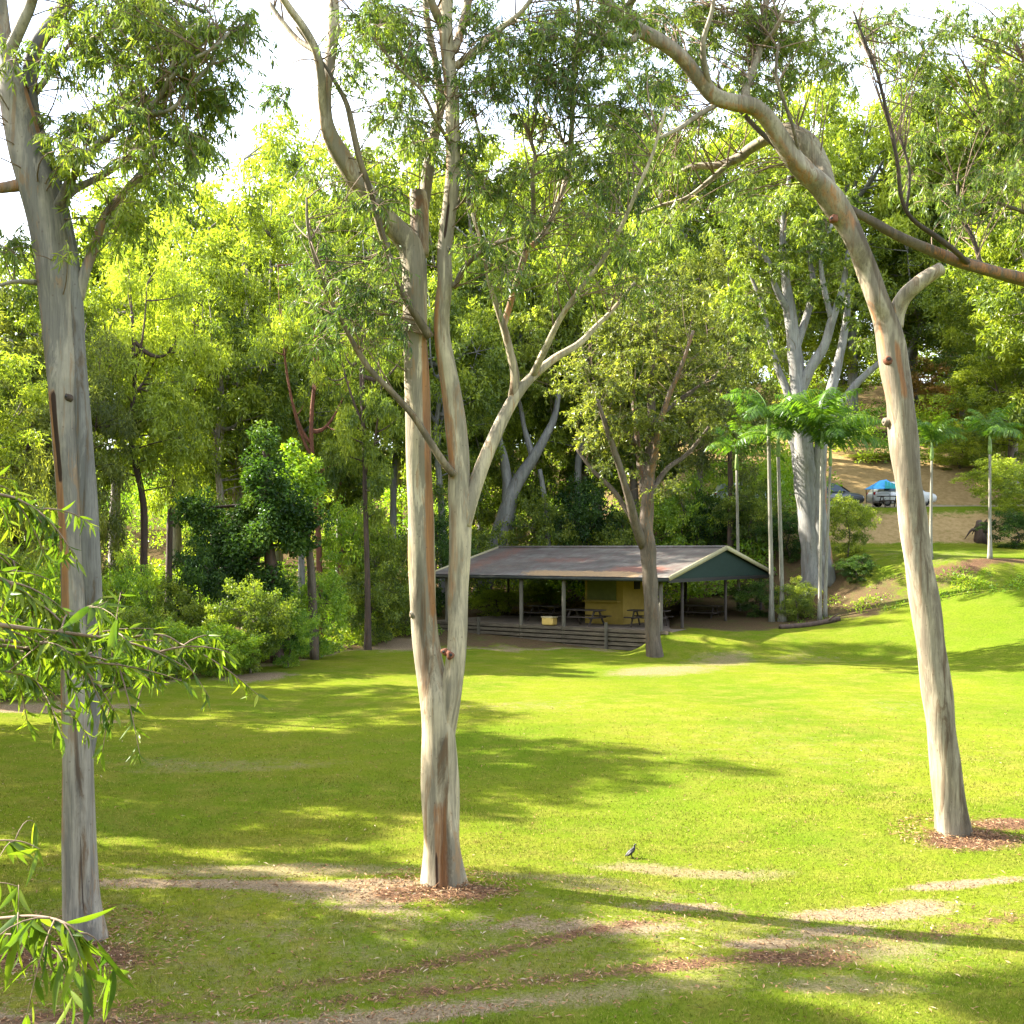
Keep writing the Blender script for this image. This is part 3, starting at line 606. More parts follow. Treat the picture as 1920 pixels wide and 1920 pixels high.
def hero(label,d,trunks,limbs,fol,barkm,leafm,seed,L=.13,W=.020,group=None,seg=28,name='gum_tree',dens=1.0,limbbark=None,base=None,extra=None,droop=1.1,stem2=None):
    rg=rng(seed); p0=trunks[0][0][0]; bx=base if base is not None else at(p0[0],p0[1],d)
    o=np.array([bx[0],bx[1],g(bx[0],bx[1])-.02])
    root=empty(name,o,0,label,'tree',group)
    N=[];NR=[]
    tr=None
    for ti,(pts,marks) in enumerate(trunks):
        mb=MB(); pts=list(pts)
        if ti==0:
            b=pts[0]; pts=[(b[0]-.2*(pts[1][0]-b[0]),b[1]+30,b[2]*1.05)]+pts
        P,r=stem(mb,pts,d,o,seg,marks,flare=(ti==0),seed=seed+ti,k=8)
        ob=mb.build('trunk' if ti==0 else 'stem',barkm if ti==0 or stem2 is None else stem2,root); tr=tr or ob
        a,b=resample(P,r); h=a[:,2]>2.5; N.append(a[h]);NR.append(b[h])
    for li,(pts,*mk) in enumerate(limbs):
        mb=MB(); P,r=stem(mb,pts,d,o,12 if max(p[2] for p in pts)>9 else 8,mk[0] if mk else (),seed=seed+50+li,k=5)
        mb.build('limb',limbbark or barkm,root)
        a,b=resample(P,r); N.append(a);NR.append(b)
    N=np.concatenate(N);NR=np.concatenate(NR)
    mb=MB()
    for (px,py,rx,ry,n,*opt) in fol:
        tc=opt[0] if opt else .45; dz=opt[1] if len(opt)>1 else 1.3
        for _ in range(int(n*1.6+.5)):
            q=unit(rg,1)[0]; q*=rg.random()**.45
            dd=d+q[1]*dz
            c=at(px+q[0]*rx,py+q[2]*ry,dd)-o
            r=rg.uniform(.26,.5)
            spray(mb,c,r,rg,L,W,int(dens*rg.uniform(50,95)*(r/.38)**2),np.clip(tc+rg.normal()*.14,0,1),droop,N,NR)
    if extra: extra(mb,rg,N,NR,o)
    mb.build('crown',[leafm,M['twig']],root)
    return root,o
def knot(root,o,px,py,d,r,dirx=0,mat='bark_dark',nm='knot',hole=True):
    # a branch scar: raised collar with a black disc for the shade inside its hollow, turned towards the viewer side of the trunk
    c=at(px,py,d)-o; q=R(dirx); nrm=np.array([math.sin(q),-math.cos(q),0.1]); nrm/=np.linalg.norm(nrm)
    mb=MB(); rr=.8*r/F*d; c=c-nrm*rr*.45
    mb.tube([c-nrm*rr*1.2,c-nrm*rr*.25,c-nrm*rr*.05,c-nrm*rr*.12],[rr*1.3,rr*1.0,rr*.72,rr*.5],12,bump=.12,seed=int(px),cap=False)
    mb.tube([c-nrm*rr*.8,c-nrm*rr*.08],[rr*.5,rr*.5],12,1)
    mb.build(nm,[M[mat],M['black']],root)
# ---- left gum: two fused stems leaning left
T1=[([(161,1775,40),(153,1690,35),(149,1600,32),(147,1500,30),(146,1400,28.5),(145,1300,28),(145,1200,27),(143,1100,26),(138,1000,26),(131,900,26),(123,800,27),(118,700,30),(110,600,30),(101,500,31),(88,420,32),(70,350,33),(52,290,32),(38,230,30),(24,170,25),(14,110,16),(6,50,14),(-6,-40,13),(-30,-200,11,.3),(-60,-420,7,.8)],
     [('streak',238,26,740,1190,.95),('scar',252,10,742,900,.9),('scar',300,5,1560,1700,.95),('stain',300,25,1330,1760,.5),('streak',190,30,100,330,.7),('streak',205,25,1280,1560,.75),('streak',0,25,170,260,.9)]),
    ([(163,1420,12,.03),(172,1320,17,.02),(172,1240,17,.02),(173,1120,18,.02),(170,1050,18.5,.0),(165,950,18,.0),(158,850,17,.0),(152,750,16,.0),(145,650,15,.03),(138,560,16,.06),(128,480,17,.1),(113,410,19,.1),(96,350,21,.1),(78,290,20,.12),(64,230,15,.15),(57,180,14,.2),(58,130,14,.25),(70,85,14,.3),(98,45,13,.4),(128,-5,12,.6),(170,-120,10,1.),(230,-330,6,1.6)],
     [('streak',180,30,150,245,.9),('streak',330,20,0,110,.7),('stain',290,40,600,1200,.45)])]
B1=[([(104,398,12,.0),(118,370,10,-.1),(135,332,9,-.2),(165,290,8,-.3),(215,245,7,-.4),(268,212,6,-.6),(300,180,5,-.7),(318,140,4,-.8),(330,100,3,-.9)],[('stain',0,180,200,400,.6)]),
    ([(146,560,12,.1),(160,510,10,.1),(178,458,9,.15),(196,406,8,.2),(235,358,7,.3),(275,312,6,.4),(292,270,5,.5),(300,215,4,.6),(318,150,3,.7)],[('streak',0,180,330,500,.55)]),
    ([(120,372,9,.1),(145,352,8,.3),(190,330,6,.5),(235,300,5,.7),(262,262,4,.9),(290,240,3,1.)],),
    ([(45,345,13,0),(20,350,11,-.1),(-10,352,10,-.2),(-60,340,8,-.3),(-130,280,6,-.5)],[('streak',0,180,300,400,.6)]),
    ([(12,110,12,0),(28,75,11,-.1),(45,38,11,-.2),(62,-5,10,-.3),(90,-120,8,-.8),(150,-260,5,-1.2)],[('streak',180,60,0,120,.6)]),
    ([(66,175,6,.2),(88,148,5,.2),(118,100,4,.3),(140,72,3,.4)],),
    ([(318,150,4,-.8),(350,118,4,-.9),(400,90,3,-1),(430,60,2.5,-1)],),
    ([(268,212,5,-.6),(320,205,4,-.7),(370,150,3.5,-.8),(405,110,3,-.9)],),
    ([(95,-80,7,.3),(180,-60,6,.1),(280,-20,5,-.2),(380,20,4,-.5)],),
    ([(70,530,6,0),(30,528,4,-.1),(0,535,3,-.2)],)]
F1=[(250,20,150,40,20,.42),(320,70,90,40,12,.5),(400,70,70,50,12,.38),(455,40,35,40,5,.35),(250,110,80,45,14,.42),(160,50,60,50,9,.4),(335,150,70,40,9,.45),(400,185,45,25,5,.4),
    (245,200,60,40,10,.42),(125,290,50,50,8,.45),(150,235,50,40,6,.5),(250,285,60,45,8,.45),(370,265,48,42,9,.35),(200,390,55,30,5,.45),(410,215,30,25,3,.35),(300,340,40,25,4,.5),(240,425,30,35,4,.4),(135,480,20,25,2,.4),(20,100,40,40,4,.4),(100,120,40,40,5,.4),(320,245,40,30,4,.42),
    (120,-200,260,140,34,.42),(0,-330,200,120,20,.42),(-150,150,140,140,16,.42),(380,-120,140,80,14,.42),(15,460,20,30,3,.4)]
t1,o1=hero('double stemmed grey gum leaning left with a rusty streak down its trunk',12.8,T1,B1,F1,M['bark_grey'],M['leaf_hero'],11,stem2=M['bark_bluegrey'])
knot(t1,o1,121,742,12.62,9,-15); knot(t1,o1,72,536,12.7,9,-70,'bark_red','branch_stub')
# ---- middle gum: forks low into two pale stems
T2=[([(832,1665,41),(829,1600,37),(826,1520,34.5),(824,1440,33),(823,1370,32),(818,1310,31),(805,1250,25.5,.05),(797,1190,25,.1),(793,1120,25,.1),(789,1040,24.5,.1),(788,960,24,.1),(786,880,24,.1),(784,800,23.5,.1),(782,720,23.5,.1),(780,640,22.5,.1),(778,560,22.5,.1),(776,500,23,.1),(768,462,23,.1),(745,432,21,.0),(712,398,20,-.1),(680,355,19,-.2),(650,310,18,-.3),(627,272,16,-.4),(612,230,13,-.5),(611,180,11,-.5),(618,120,10.5,-.5),(625,60,10.5,-.5),(625,0,10,-.4),(618,-100,9,-.2),(640,-260,6,.2)],
     [('streak',325,30,640,1150,1.0),('streak',335,22,1150,1300,.6),('streak',270,25,1500,1660,.85),('stain',285,22,1380,1660,.65),('stain',255,35,1060,1290,.55),('stain',250,40,350,480,.45),('scar',262,7,1590,1670,.8),('streak',200,40,1000,1090,.5)]),
    ([(824,1450,18,.0),(829,1390,22,-.02),(835,1340,23,-.05),(845,1290,20.5,-.07),(855,1235,18.5,-.07),(859,1180,18.5,-.05),(859,1110,20,0),(863,1040,20.5,0),(863,975,21,0),(860,920,20,0),(861,860,19.5,0),(855,800,20,0),(846,740,18.5,.0),(836,680,17,0),(829,630,15.5,0),(829,580,15,0),(834,530,14.5,0),(833,480,13.5,0),(838,430,13.5,0),(845,370,13.5,0),(850,310,13.5,0),(850,250,13.5,0),(848,190,13.5,0),(841,120,13.5,.1),(836,60,13.5,.1),(837,0,13,.2),(845,-120,11,.4),(835,-320,7,.8)],
     [('streak',215,40,520,900,.65),('streak',210,35,0,180,.75),('streak',235,30,940,1110,.6),('scar',262,12,390,445,.9),('stain',280,40,560,760,.35),('streak',200,40,250,420,.5)])]
B2=[([(868,985,17,0),(880,945,15.5,.0),(893,905,14.5,.05),(908,865,13.5,.1),(926,822,12.5,.15),(945,780,11.5,.2),(968,740,10.5,.25),(998,706,8.5,.3),(1040,672,7.5,.4),(1085,645,6.5,.5),(1118,612,5,.6),(1150,580,4,.7),(1190,530,3,.8)],[('stain',150,60,640,800,.5)]),
    ([(962,745,9.5,.25),(966,705,8.5,.2),(957,660,7.5,.15),(945,615,7,.1),(928,565,5,.0),(915,520,4,-.1),(905,465,3,-.2),(885,400,2.5,-.3)],[('stain',0,180,560,760,.55)]),
    ([(944,612,6,.1),(958,565,6,.2),(978,500,6.5,.3),(988,470,6,.3),(1018,440,5.5,.4),(1045,385,5.5,.5),(1064,320,5.5,.6),(1072,240,5,.6),(1074,170,5,.7),(1078,110,4.5,.7),(1086,40,4,.8),(1075,-60,3,.8)],[('streak',0,180,430,600,.7),('stain',0,180,60,400,.5)]),
    ([(984,475,5,.3),(992,430,4.5,.2),(1000,380,4.5,.1),(998,330,4,.0),(1003,290,3,-.1),(985,230,2.5,-.1)],[('stain',0,180,200,500,.7)]),
    ([(998,706,7,.3),(1022,655,6.5,.0),(1048,602,5.5,-.2),(1085,545,5,-.4),(1128,490,4.5,-.6),(1165,425,4,-.8),(1195,355,3.5,-1),(1225,285,3,-1.1),(1250,200,2.5,-1.2)],[('stain',0,180,200,600,.3)]),
    ([(850,890,8,-.15),(828,862,7.5,-.25),(806,828,7,-.3),(775,780,6.5,-.4),(735,735,6,-.5),(700,700,6,-.55),(672,660,5.5,-.6),(645,610,4.5,-.7),(618,560,4,-.8),(595,500,3.5,-.9),(578,430,3,-1),(575,370,2,-1)],[('stain',0,180,300,900,.95)]),
    ([(806,632,9,-.1),(785,600,8,-.2),(758,555,7,-.3),(738,505,6.5,-.35),(718,445,6.5,-.4),(702,390,6,-.45),(688,340,6,-.5),(672,290,6,-.6),(660,235,6,-.65),(650,195,5,-.7),(632,160,4,-.7),(600,110,3,-.7),(555,50,2.5,-.8)],[('stain',0,180,100,700,.85)]),
    ([(790,480,15,.15),(788,430,17,.2),(786,390,18,.25),(783,362,17,.28)],[('stain',240,100,340,470,.7),('streak',300,60,380,480,.6)]),
    ([(792,400,11,.4),(800,340,11,.5),(808,290,10.5,.6),(818,240,9,.7),(826,190,8,.8),(815,110,7,.9),(800,30,6,1),(795,-80,4,1)],),
    ([(612,235,9,-.5),(604,190,8.5,-.6),(602,145,8.5,-.7),(592,95,8,-.8),(568,50,7.5,-.9),(538,8,7,-1),(500,-60,6,-1.2),(450,-180,4,-1.4)],),
    ([(592,95,7,-.8),(560,75,5,-.6),(530,40,4.5,-.5),(505,5,4,-.4)],[('stain',0,180,0,200,.6)]),
    ([(855,125,8,.1),(880,105,7.5,.0),(910,80,7,-.1),(940,52,6,-.2),(975,25,5,-.3),(1010,-20,4,-.4)],),
    ([(852,95,9,.1),(862,65,9,.3),(872,30,9,.5),(882,-15,8,.7),(920,-120,6,1),(980,-260,4,1.2)],[('streak',0,60,0,100,.7)]),
    ([(830,50,9,.1),(818,25,9,-.1),(806,-5,8,-.2),(770,-120,6,-.6)],),
    ([(850,540,5,0),(872,500,4.5,-.1),(905,470,4.5,-.2),(935,455,4,-.3),(975,445,3,-.4)],[('stain',0,180,400,600,.8)]),
    ([(1072,220,4,.6),(1055,190,3.5,.4),(1040,150,3,.3),(1010,90,2.5,.2),(985,50,2,.1)],[('stain',0,180,0,300,.5)]),
    ([(1068,290,3.5,.6),(1040,240,3,.9),(1010,190,2.5,1.1),(975,130,2,1.2)],[('stain',0,180,0,300,.5)]),
    ([(850,400,4,0),(880,330,3.5,.4),(900,270,3,.6),(885,200,2.5,.7)],[('stain',0,180,0,500,.6)]),
    ([(852,280,4,0),(820,230,3.5,-.4),(790,170,3,-.6),(740,120,2.5,-.8),(690,60,2,-.9)],[('stain',0,180,0,500,.6)])]
F2=[(720,40,60,45,10,.42),(660,120,45,50,5,.5),(780,110,55,60,13,.34),(740,200,50,50,9,.36),(790,260,40,45,6,.38),(700,300,40,40,4,.5),(720,380,45,35,5,.5),
    (900,40,45,50,8,.36),(960,90,60,60,11,.34),(1020,40,60,45,9,.36),(1050,140,70,60,10,.32),(930,170,60,50,8,.36),(1130,80,60,60,10,.36),(1110,180,60,50,8,.36),(1000,230,50,40,6,.40),(880,260,35,50,6,.40),(900,350,40,45,6,.45),(960,330,50,45,7,.45),
    (1090,300,60,45,8,.42),(1170,260,60,50,8,.42),(1180,350,60,45,8,.42),(1100,400,60,45,7,.42),(1000,430,50,40,6,.42),(1150,470,55,50,7,.42),(1060,510,50,40,6,.42),(940,520,40,40,5,.42),(890,450,40,40,5,.42),(1190,560,45,40,4,.42),
    (600,520,50,60,9,.28),(580,420,40,50,6,.34),(640,600,45,45,7,.3),(690,560,50,50,8,.28),(620,660,40,40,4,.34),(720,500,40,40,6,.3),(700,650,40,35,4,.35),(740,610,35,40,4,.32),(590,330,40,40,3,.42),(540,180,25,25,2,.35),(650,390,35,40,4,.45),
    (690,40,60,50,8,.45),(1000,130,70,60,10,.4),(1080,60,60,50,9,.4),(1160,30,60,40,8,.4),(1200,180,50,50,8,.42),(760,60,50,50,7,.42),(860,180,45,45,6,.42),(700,-120,220,100,26,.42),(900,-160,220,120,26,.42),(520,-140,140,90,10,.42),(1080,-110,140,80,14,.42),(820,-320,200,90,16,.42)]
t2,o2=hero('pale gum forking low into two tall stems standing in bark mulch',14.9,T2,B2,F2,M['bark_cream'],M['leaf_hero'],21,W=.018,L=.13)
for px,py,dd,r,a in ((846,1228,-.33,8,15),(831,1222,-.28,7,-10),(845,466,-.1,6,40),(766,1150,.0,8,-70),(762,1075,.1,9,-80)): knot(t2,o2,px,py,14.9+dd,r,a,'bark_red' if py>1200 else 'bark_cream')
# ---- right gum: long leaning trunk with cut limb
T3=[([(1788,1577,33),(1781,1510,30),(1774,1440,28),(1765,1370,27),(1757,1300,27),(1748,1230,26.5),(1739,1160,26),(1728,1090,26),(1717,1020,25.5),(1708,950,25),(1701,880,25),(1693,810,26),(1685,740,25.5),(1677,690,25),(1670,640,25),(1660,600,23.5,0),(1645,560,20,-.1),(1627,510,19.5,-.1),(1608,460,20,-.2),(1588,420,21,-.2),(1566,385,23,-.3),(1540,350,22,-.4),(1510,322,19.5,-.5),(1484,292,17.5,-.6),(1462,258,16.5,-.7),(1440,225,16,-.8),(1412,200,15.5,-.9),(1375,192,15.5,-1),(1340,180,15,-1.1),(1312,150,14,-1.2),(1282,112,13.5,-1.3),(1245,82,13.5,-1.4),(1205,60,13.5,-1.5),(1165,35,13,-1.6),(1135,0,12.5,-1.7),(1100,-80,10,-1.9),(1080,-220,7,-2.1)],
     [('stain',315,62,640,1500,.55),('stain',305,24,1430,1590,.7),('streak',265,45,350,430,.6),('stain',320,45,430,640,.85),('streak',230,40,180,330,.55),('streak',275,18,650,745,.95),('streak',200,30,520,800,.5),('streak',20,25,1000,1200,.4),('streak',250,50,40,180,.45)])]  # grey stripe, widened to paint shade on the side away from the sun
B3=[([(1676,612,18,.05),(1682,585,16,.0),(1695,558,14.5,-.1),(1716,537,14,-.2),(1738,520,13.5,-.25),(1757,508,12.5,-.3),(1765,503,12,-.3)],[('streak',200,70,585,640,.8)]),
    ([(1548,362,18,.1),(1540,330,22,.35),(1525,300,24,.45),(1508,275,26,.5),(1488,258,23,.55),(1468,246,16,.6),(1435,262,11,.8),(1405,280,9.5,1),(1385,296,9,1.1),(1345,310,7,1.3),(1300,312,6,1.5),(1265,330,4,1.7)],[('scar',20,40,255,320,.8),('streak',60,70,290,400,.5),('streak',0,180,262,300,.0)]),
    ([(1672,655,8,.15),(1700,700,4,.3)],),
    ([(1400,196,10,-.9),(1398,165,9,-.8),(1412,130,8,-.7),(1425,90,7,-.6),(1432,40,6,-.5),(1440,-20,5,-.4),(1470,-140,3,-.2)],),
    ([(1425,90,5,-.6),(1450,60,4,-.9),(1475,15,3,-1.1)],),
    ([(1340,180,7,-1.1),(1325,140,6,-1.3),(1318,80,5,-1.5),(1335,20,4,-1.6),(1345,-60,3,-1.7)],),
    ([(1500,310,4,-.5),(1490,250,3.5,-.8),(1470,190,3,-.9),(1455,140,3,-1),(1460,80,2,-1)],[('stain',0,180,0,400,.7)]),
    ([(1355,190,5,-1),(1310,215,4.5,-1.2),(1275,240,4,-1.4),(1230,262,3,-1.6)],),
    ([(1205,60,7,-1.5),(1175,80,6,-1.7),(1140,85,5,-1.9),(1105,62,4,-2.1)],),
    ([(1385,290,6,1.1),(1340,330,5,1.2),(1290,370,4,1.3),(1240,385,3,1.4),(1200,400,2.5,1.5)],),
    ([(1165,35,8,-1.6),(1200,-20,7,-2.),(1260,-80,5,-2.4)],)]
F3=[(1350,50,90,45,16,.42),(1245,40,70,40,10,.42),(1300,100,50,40,7,.40),(1455,60,60,55,11,.45),(1470,140,50,35,6,.40),(1180,130,60,50,8,.36),(1240,170,60,45,8,.38),(1150,40,40,40,5,.36),(1390,120,45,40,6,.42),(1540,40,60,40,6,.48),(1330,240,50,40,5,.45),(1260,300,60,40,6,.42),(1300,390,50,35,4,.42),(1210,240,50,40,5,.4),(1220,420,40,35,3,.42),(1420,330,30,20,2,.42),(1380,330,30,30,3,.42),
    (1400,30,60,40,8,.42),(1500,90,60,45,9,.45),(1550,110,45,40,5,.45),(1300,30,70,40,8,.42),(1420,180,50,35,5,.42),(1300,-110,220,80,22,.42),(1480,-100,150,70,12,.42),(1120,-180,180,90,16,.42)]
t3,o3=hero('pale leaning gum with a cut limb stub standing in a ring of red mulch',17.3,T3,B3,F3,M['bark_tan'],M['leaf_hero'],31,L=.14,W=.021)
for px,py,dd,r,a in ((1668,672,-.22,10,-5),(1653,790,.0,9,-75),(1556,408,-.4,9,-60),(1792,1490,-.2,5,25)): knot(t3,o3,px,py,17.3+dd,r,a,'bark_red' if py<700 else 'bark_tan')
# ---- gum outside the frame on the right whose branch crosses the view
T4=[([(2330,1640,30),(2325,1300,27),(2310,1000,25),(2280,800,23),(2220,660,20),(2150,600,17),(2060,560,14,-.2),(1990,542,12.5,-.3),(1920,524,12,-.4),(1860,508,11.5,-.5),(1790,488,11,-.6),(1735,465,10,-.7),(1680,440,9,-.8),(1630,412,8,-.9),(1590,390,7.5,-1.),(1550,362,7,-1),(1505,328,5.5,-1.1),(1460,280,5,-1.2),(1410,232,4.5,-1.2),(1365,180,4,-1.2),(1320,140,3,-1.2),(1290,100,2.5,-1.2)],
     [('stain',80,80,150,420,.8),('streak',270,60,470,560,.6)])]
B4=[([(1815,495,6,-.6),(1790,470,5.5,-.9),(1750,440,5,-1),(1710,410,4,-1.1),(1690,370,4,-1.2),(1682,300,3.5,-1.3),(1665,220,3.5,-1.3),(1645,140,3,-1.3),(1622,80,3,-1.3),(1600,20,2,-1.3)],[('stain',0,180,0,500,.8)]),
    ([(1840,500,5,-.5),(1825,450,4,-.4),(1800,400,3.5,-.3),(1795,340,2.5,-.2)],[('stain',0,180,0,500,.7)]),
    ([(1700,395,3,-1.1),(1705,320,2.5,-1),(1685,250,2,-.9)],[('stain',0,180,0,500,.7)]),
    ([(2280,800,16,.3),(2200,560,12,.4),(2080,380,9,.5),(1990,250,7,.6),(1930,130,5,.6),(1890,60,3,.5)],),
    ([(2310,950,18,.3),(2340,600,14,.6),(2300,300,10,.8),(2250,0,6,1.)],),
    ([(2100,410,6,.5),(2010,420,5,.2),(1930,400,4,.0),(1870,380,3,-.1)],),
    ([(2030,300,6,.5),(1960,310,5,.5),(1890,280,4,.4),(1840,240,3,.4)],)]
F4=[(1890,150,60,60,12,.42),(1900,260,50,50,9,.45),(1730,110,55,50,10,.45),(1740,190,40,35,5,.42),(1660,110,35,45,4,.45),(1850,330,50,40,7,.45),(1900,420,40,40,5,.5),(1800,420,50,40,6,.42),(1890,50,50,35,6,.38),(1600,70,45,35,4,.45),(1700,330,45,40,5,.45),(1760,360,45,40,5,.42),(1660,40,60,40,8,.45),(1780,40,60,40,7,.45),(1860,230,50,45,8,.45),(1900,340,40,40,6,.45),(1740,260,40,40,5,.42),(2050,150,120,150,22,.42),(2250,200,150,200,25,.42),(2100,-100,200,100,20,.42),(2200,450,120,80,10,.42)]
hero('gum with a long dark branch reaching across in front of the leaning trunk',18.6,T4,B4,F4,M['bark_brown'],M['leaf_hero'],41,L=.14,W=.022,name='gum_tree')
# ---- brown tree in front of the shelter
T5=[([(1228,1236,17),(1225,1200,14.5),(1222,1150,14),(1219,1090,14),(1215,1030,14.5),(1212,990,13),(1214,940,12),(1217,890,10.5),(1220,840,9.5),(1222,780,8),(1220,700,6.5),(1230,620,5),(1225,540,3.5)],[('streak',0,180,820,1020,.35)])]
B5=[([(1208,1025,10,0),(1192,985,9,-.4),(1178,930,7.5,-.8),(1160,870,6,-1.2),(1140,810,5,-1.6),(1120,750,3.5,-2)],),
    ([(1214,960,8,0),(1204,900,7,.5),(1196,840,6,1),(1190,770,5,1.4),(1180,700,4,1.8),(1160,640,3,2)],[('streak',0,180,600,900,.5)]),
    ([(1217,900,8,0),(1228,850,7,-.5),(1236,800,6,-1),(1255,740,5,-1.4),(1280,680,4,-1.8),(1300,620,3,-2)],[('streak',0,180,600,900,.5)]),
    ([(1216,930,6,0),(1250,880,5,.5),(1290,850,4,1),(1330,800,3,1.3)],),
    ([(1190,980,5,-.4),(1150,920,4.5,-.2),(1110,880,3.5,0),(1080,840,3,.2)],),
    ([(1221,800,5,0),(1260,760,4.5,1),(1320,720,4,1.6),(1360,690,3,2)],),
    ([(1196,840,5,1),(1150,770,4.5,.6),(1110,700,3.5,.3),(1090,650,3,.1)],)]
def f5(mb,rg,N,NR,o):
    for px,py,rx,ry,n,tc in ((1150,760,80,60,20,.55),(1110,820,60,50,12,.58),(1200,660,100,70,30,.5),(1300,720,80,60,20,.45),(1320,640,70,60,16,.48),(1220,560,90,60,20,.5),(1130,660,60,60,14,.55),(1090,760,45,45,8,.55),(1270,800,70,40,10,.4),(1170,860,60,40,8,.45),(1340,780,50,40,8,.42),(1260,900,40,30,4,.35),(1080,700,50,50,10,.5),(1370,700,40,50,8,.42),(1200,620,110,60,18,.5),(1180,780,90,60,16,.5),(1290,560,60,50,10,.5)):
        for _ in range(n):
            q=unit(rg,1)[0]*rg.random()**.4
            c=at(px+q[0]*rx,py+q[2]*ry,46+q[1]*2.6)-o; r=rg.uniform(.55,.95)
            spray(mb,c,r,rg,.17,.055,int(175*(r/.75)**2),np.clip(tc-.10+rg.normal()*.17,0,1),.5,N,NR)
hero('brown barked tree with fine olive foliage in front of the shelter',46,T5,B5,[],M['bark_brown'],M['leaf_olive'],51,name='olive_leaved_tree',extra=f5,seg=16)
# ---- big white gum behind the palms
T6=[([(1530,1102,29.2),(1526,1060,23.2),(1522,1000,22.4),(1516,940,23.2),(1510,880,23.2),(1505,830,18.9),(1500,760,14.6),(1494,700,13.8),(1488,640,12.9),(1482,590,11.2),(1474,530,8.6),(1468,470,6.9),(1470,400,5.2),(1480,330,3.4)],[('stain',300,20,880,1100,.4)]),
    ([(1548,1098,20,-.3),(1544,1040,15,-.4),(1538,980,14,-.4),(1536,900,13,-.3),(1540,830,12,-.2),(1548,770,10.5,0),(1562,720,9.5,.2),(1576,660,8,.4),(1588,590,6,.6),(1592,520,4,.8)],[('streak',0,50,850,1050,.8)])]
B6=[([(1512,900,14,0),(1496,850,12,.1),(1487,790,10,.2),(1478,740,8,.3),(1455,680,6,.5),(1440,620,5,.6),(1425,560,4,.8),(1400,500,3,1)],),
    ([(1497,740,11,0),(1520,690,10,-.3),(1545,650,9,-.5),(1560,600,8,-.7),(1580,540,6,-.9),(1590,470,4,-1)],),
    ([(1490,660,9,0),(1510,600,7,.4),(1525,540,6,.8),(1515,470,4,1.2)],),
    ([(1545,800,9,-.1),(1575,760,8,-.4),(1610,715,7,-.7),(1650,680,5.5,-1),(1690,650,4,-1.3)],),
    ([(1482,590,8,0),(1455,540,6,-.5),(1440,490,5,-.8),(1405,440,3,-1)],),
    ([(1560,600,6,-.7),(1545,540,5,-1),(1540,480,4,-1.3),(1560,420,3,-1.5)],)]
def f6(mb,rg,N,NR,o):
    for px,py,rx,ry,n,tc in ((1420,470,70,70,22,.42),(1500,430,80,70,26,.42),(1570,470,60,60,16,.42),(1400,570,60,50,14,.42),(1470,360,60,50,14,.48),(1590,560,50,50,10,.45),(1520,540,50,40,8,.4),(1430,640,50,40,8,.4),(1650,640,40,40,7,.45),(1380,400,50,50,10,.45),(1560,360,50,40,9,.48)):
        for _ in range(n):
            q=unit(rg,1)[0]*rg.random()**.4
            c=at(px+q[0]*rx,py+q[2]*ry,57+q[1]*3)-o; r=rg.uniform(.7,1.2)
            spray(mb,c,r,rg,.24,.06,int(230*(r/.95)**2),np.clip(tc+rg.normal()*.15,0,1),1.0,N,NR)
hero('massive white trunked gum behind the slim palms',57,T6,B6,[],M['bark_white'],M['leaf_mid'],61,extra=f6,seg=18)
# leaning white gum behind the shelter ridge
T7=[([(900,1120,16),(918,1060,17),(935,1010,17),(950,960,16),(965,915,13),(985,880,11),(1005,850,10),(1022,820,8),(1040,780,6),(1050,720,4)],()),
    ([(952,945,11,0),(950,900,9.5,.2),(945,860,8,.3),(938,830,6,.4),(930,790,4,.5)],())]
B7=[([(1000,860,7,0),(985,810,5,.5),(975,760,4,1),(960,700,3,1.3)],),([(1012,880,4,0),(1020,930,5,.2),(1026,990,5,.3),(1030,1040,5,.3)],)]
def f7(mb,rg,N,NR,o):
    for px,py,rx,ry,n,tc in ((960,700,70,60,14,.45),(1040,700,60,60,14,.45),(1000,620,80,50,14,.45)):
        for _ in range(n):
            q=unit(rg,1)[0]*rg.random()**.4
            c=at(px+q[0]*rx,py+q[2]*ry,66+q[1]*3)-o; r=rg.uniform(.7,1.2)
            spray(mb,c,r,rg,.24,.07,int(230*(r/.95)**2),np.clip(tc+rg.normal()*.15,0,1),.9,N,NR)
hero('white gum with a leaning forked trunk rising behind the shelter ridge',66,T7,B7,[],M['bark_white'],M['leaf_mid'],71,extra=f7,seg=14)
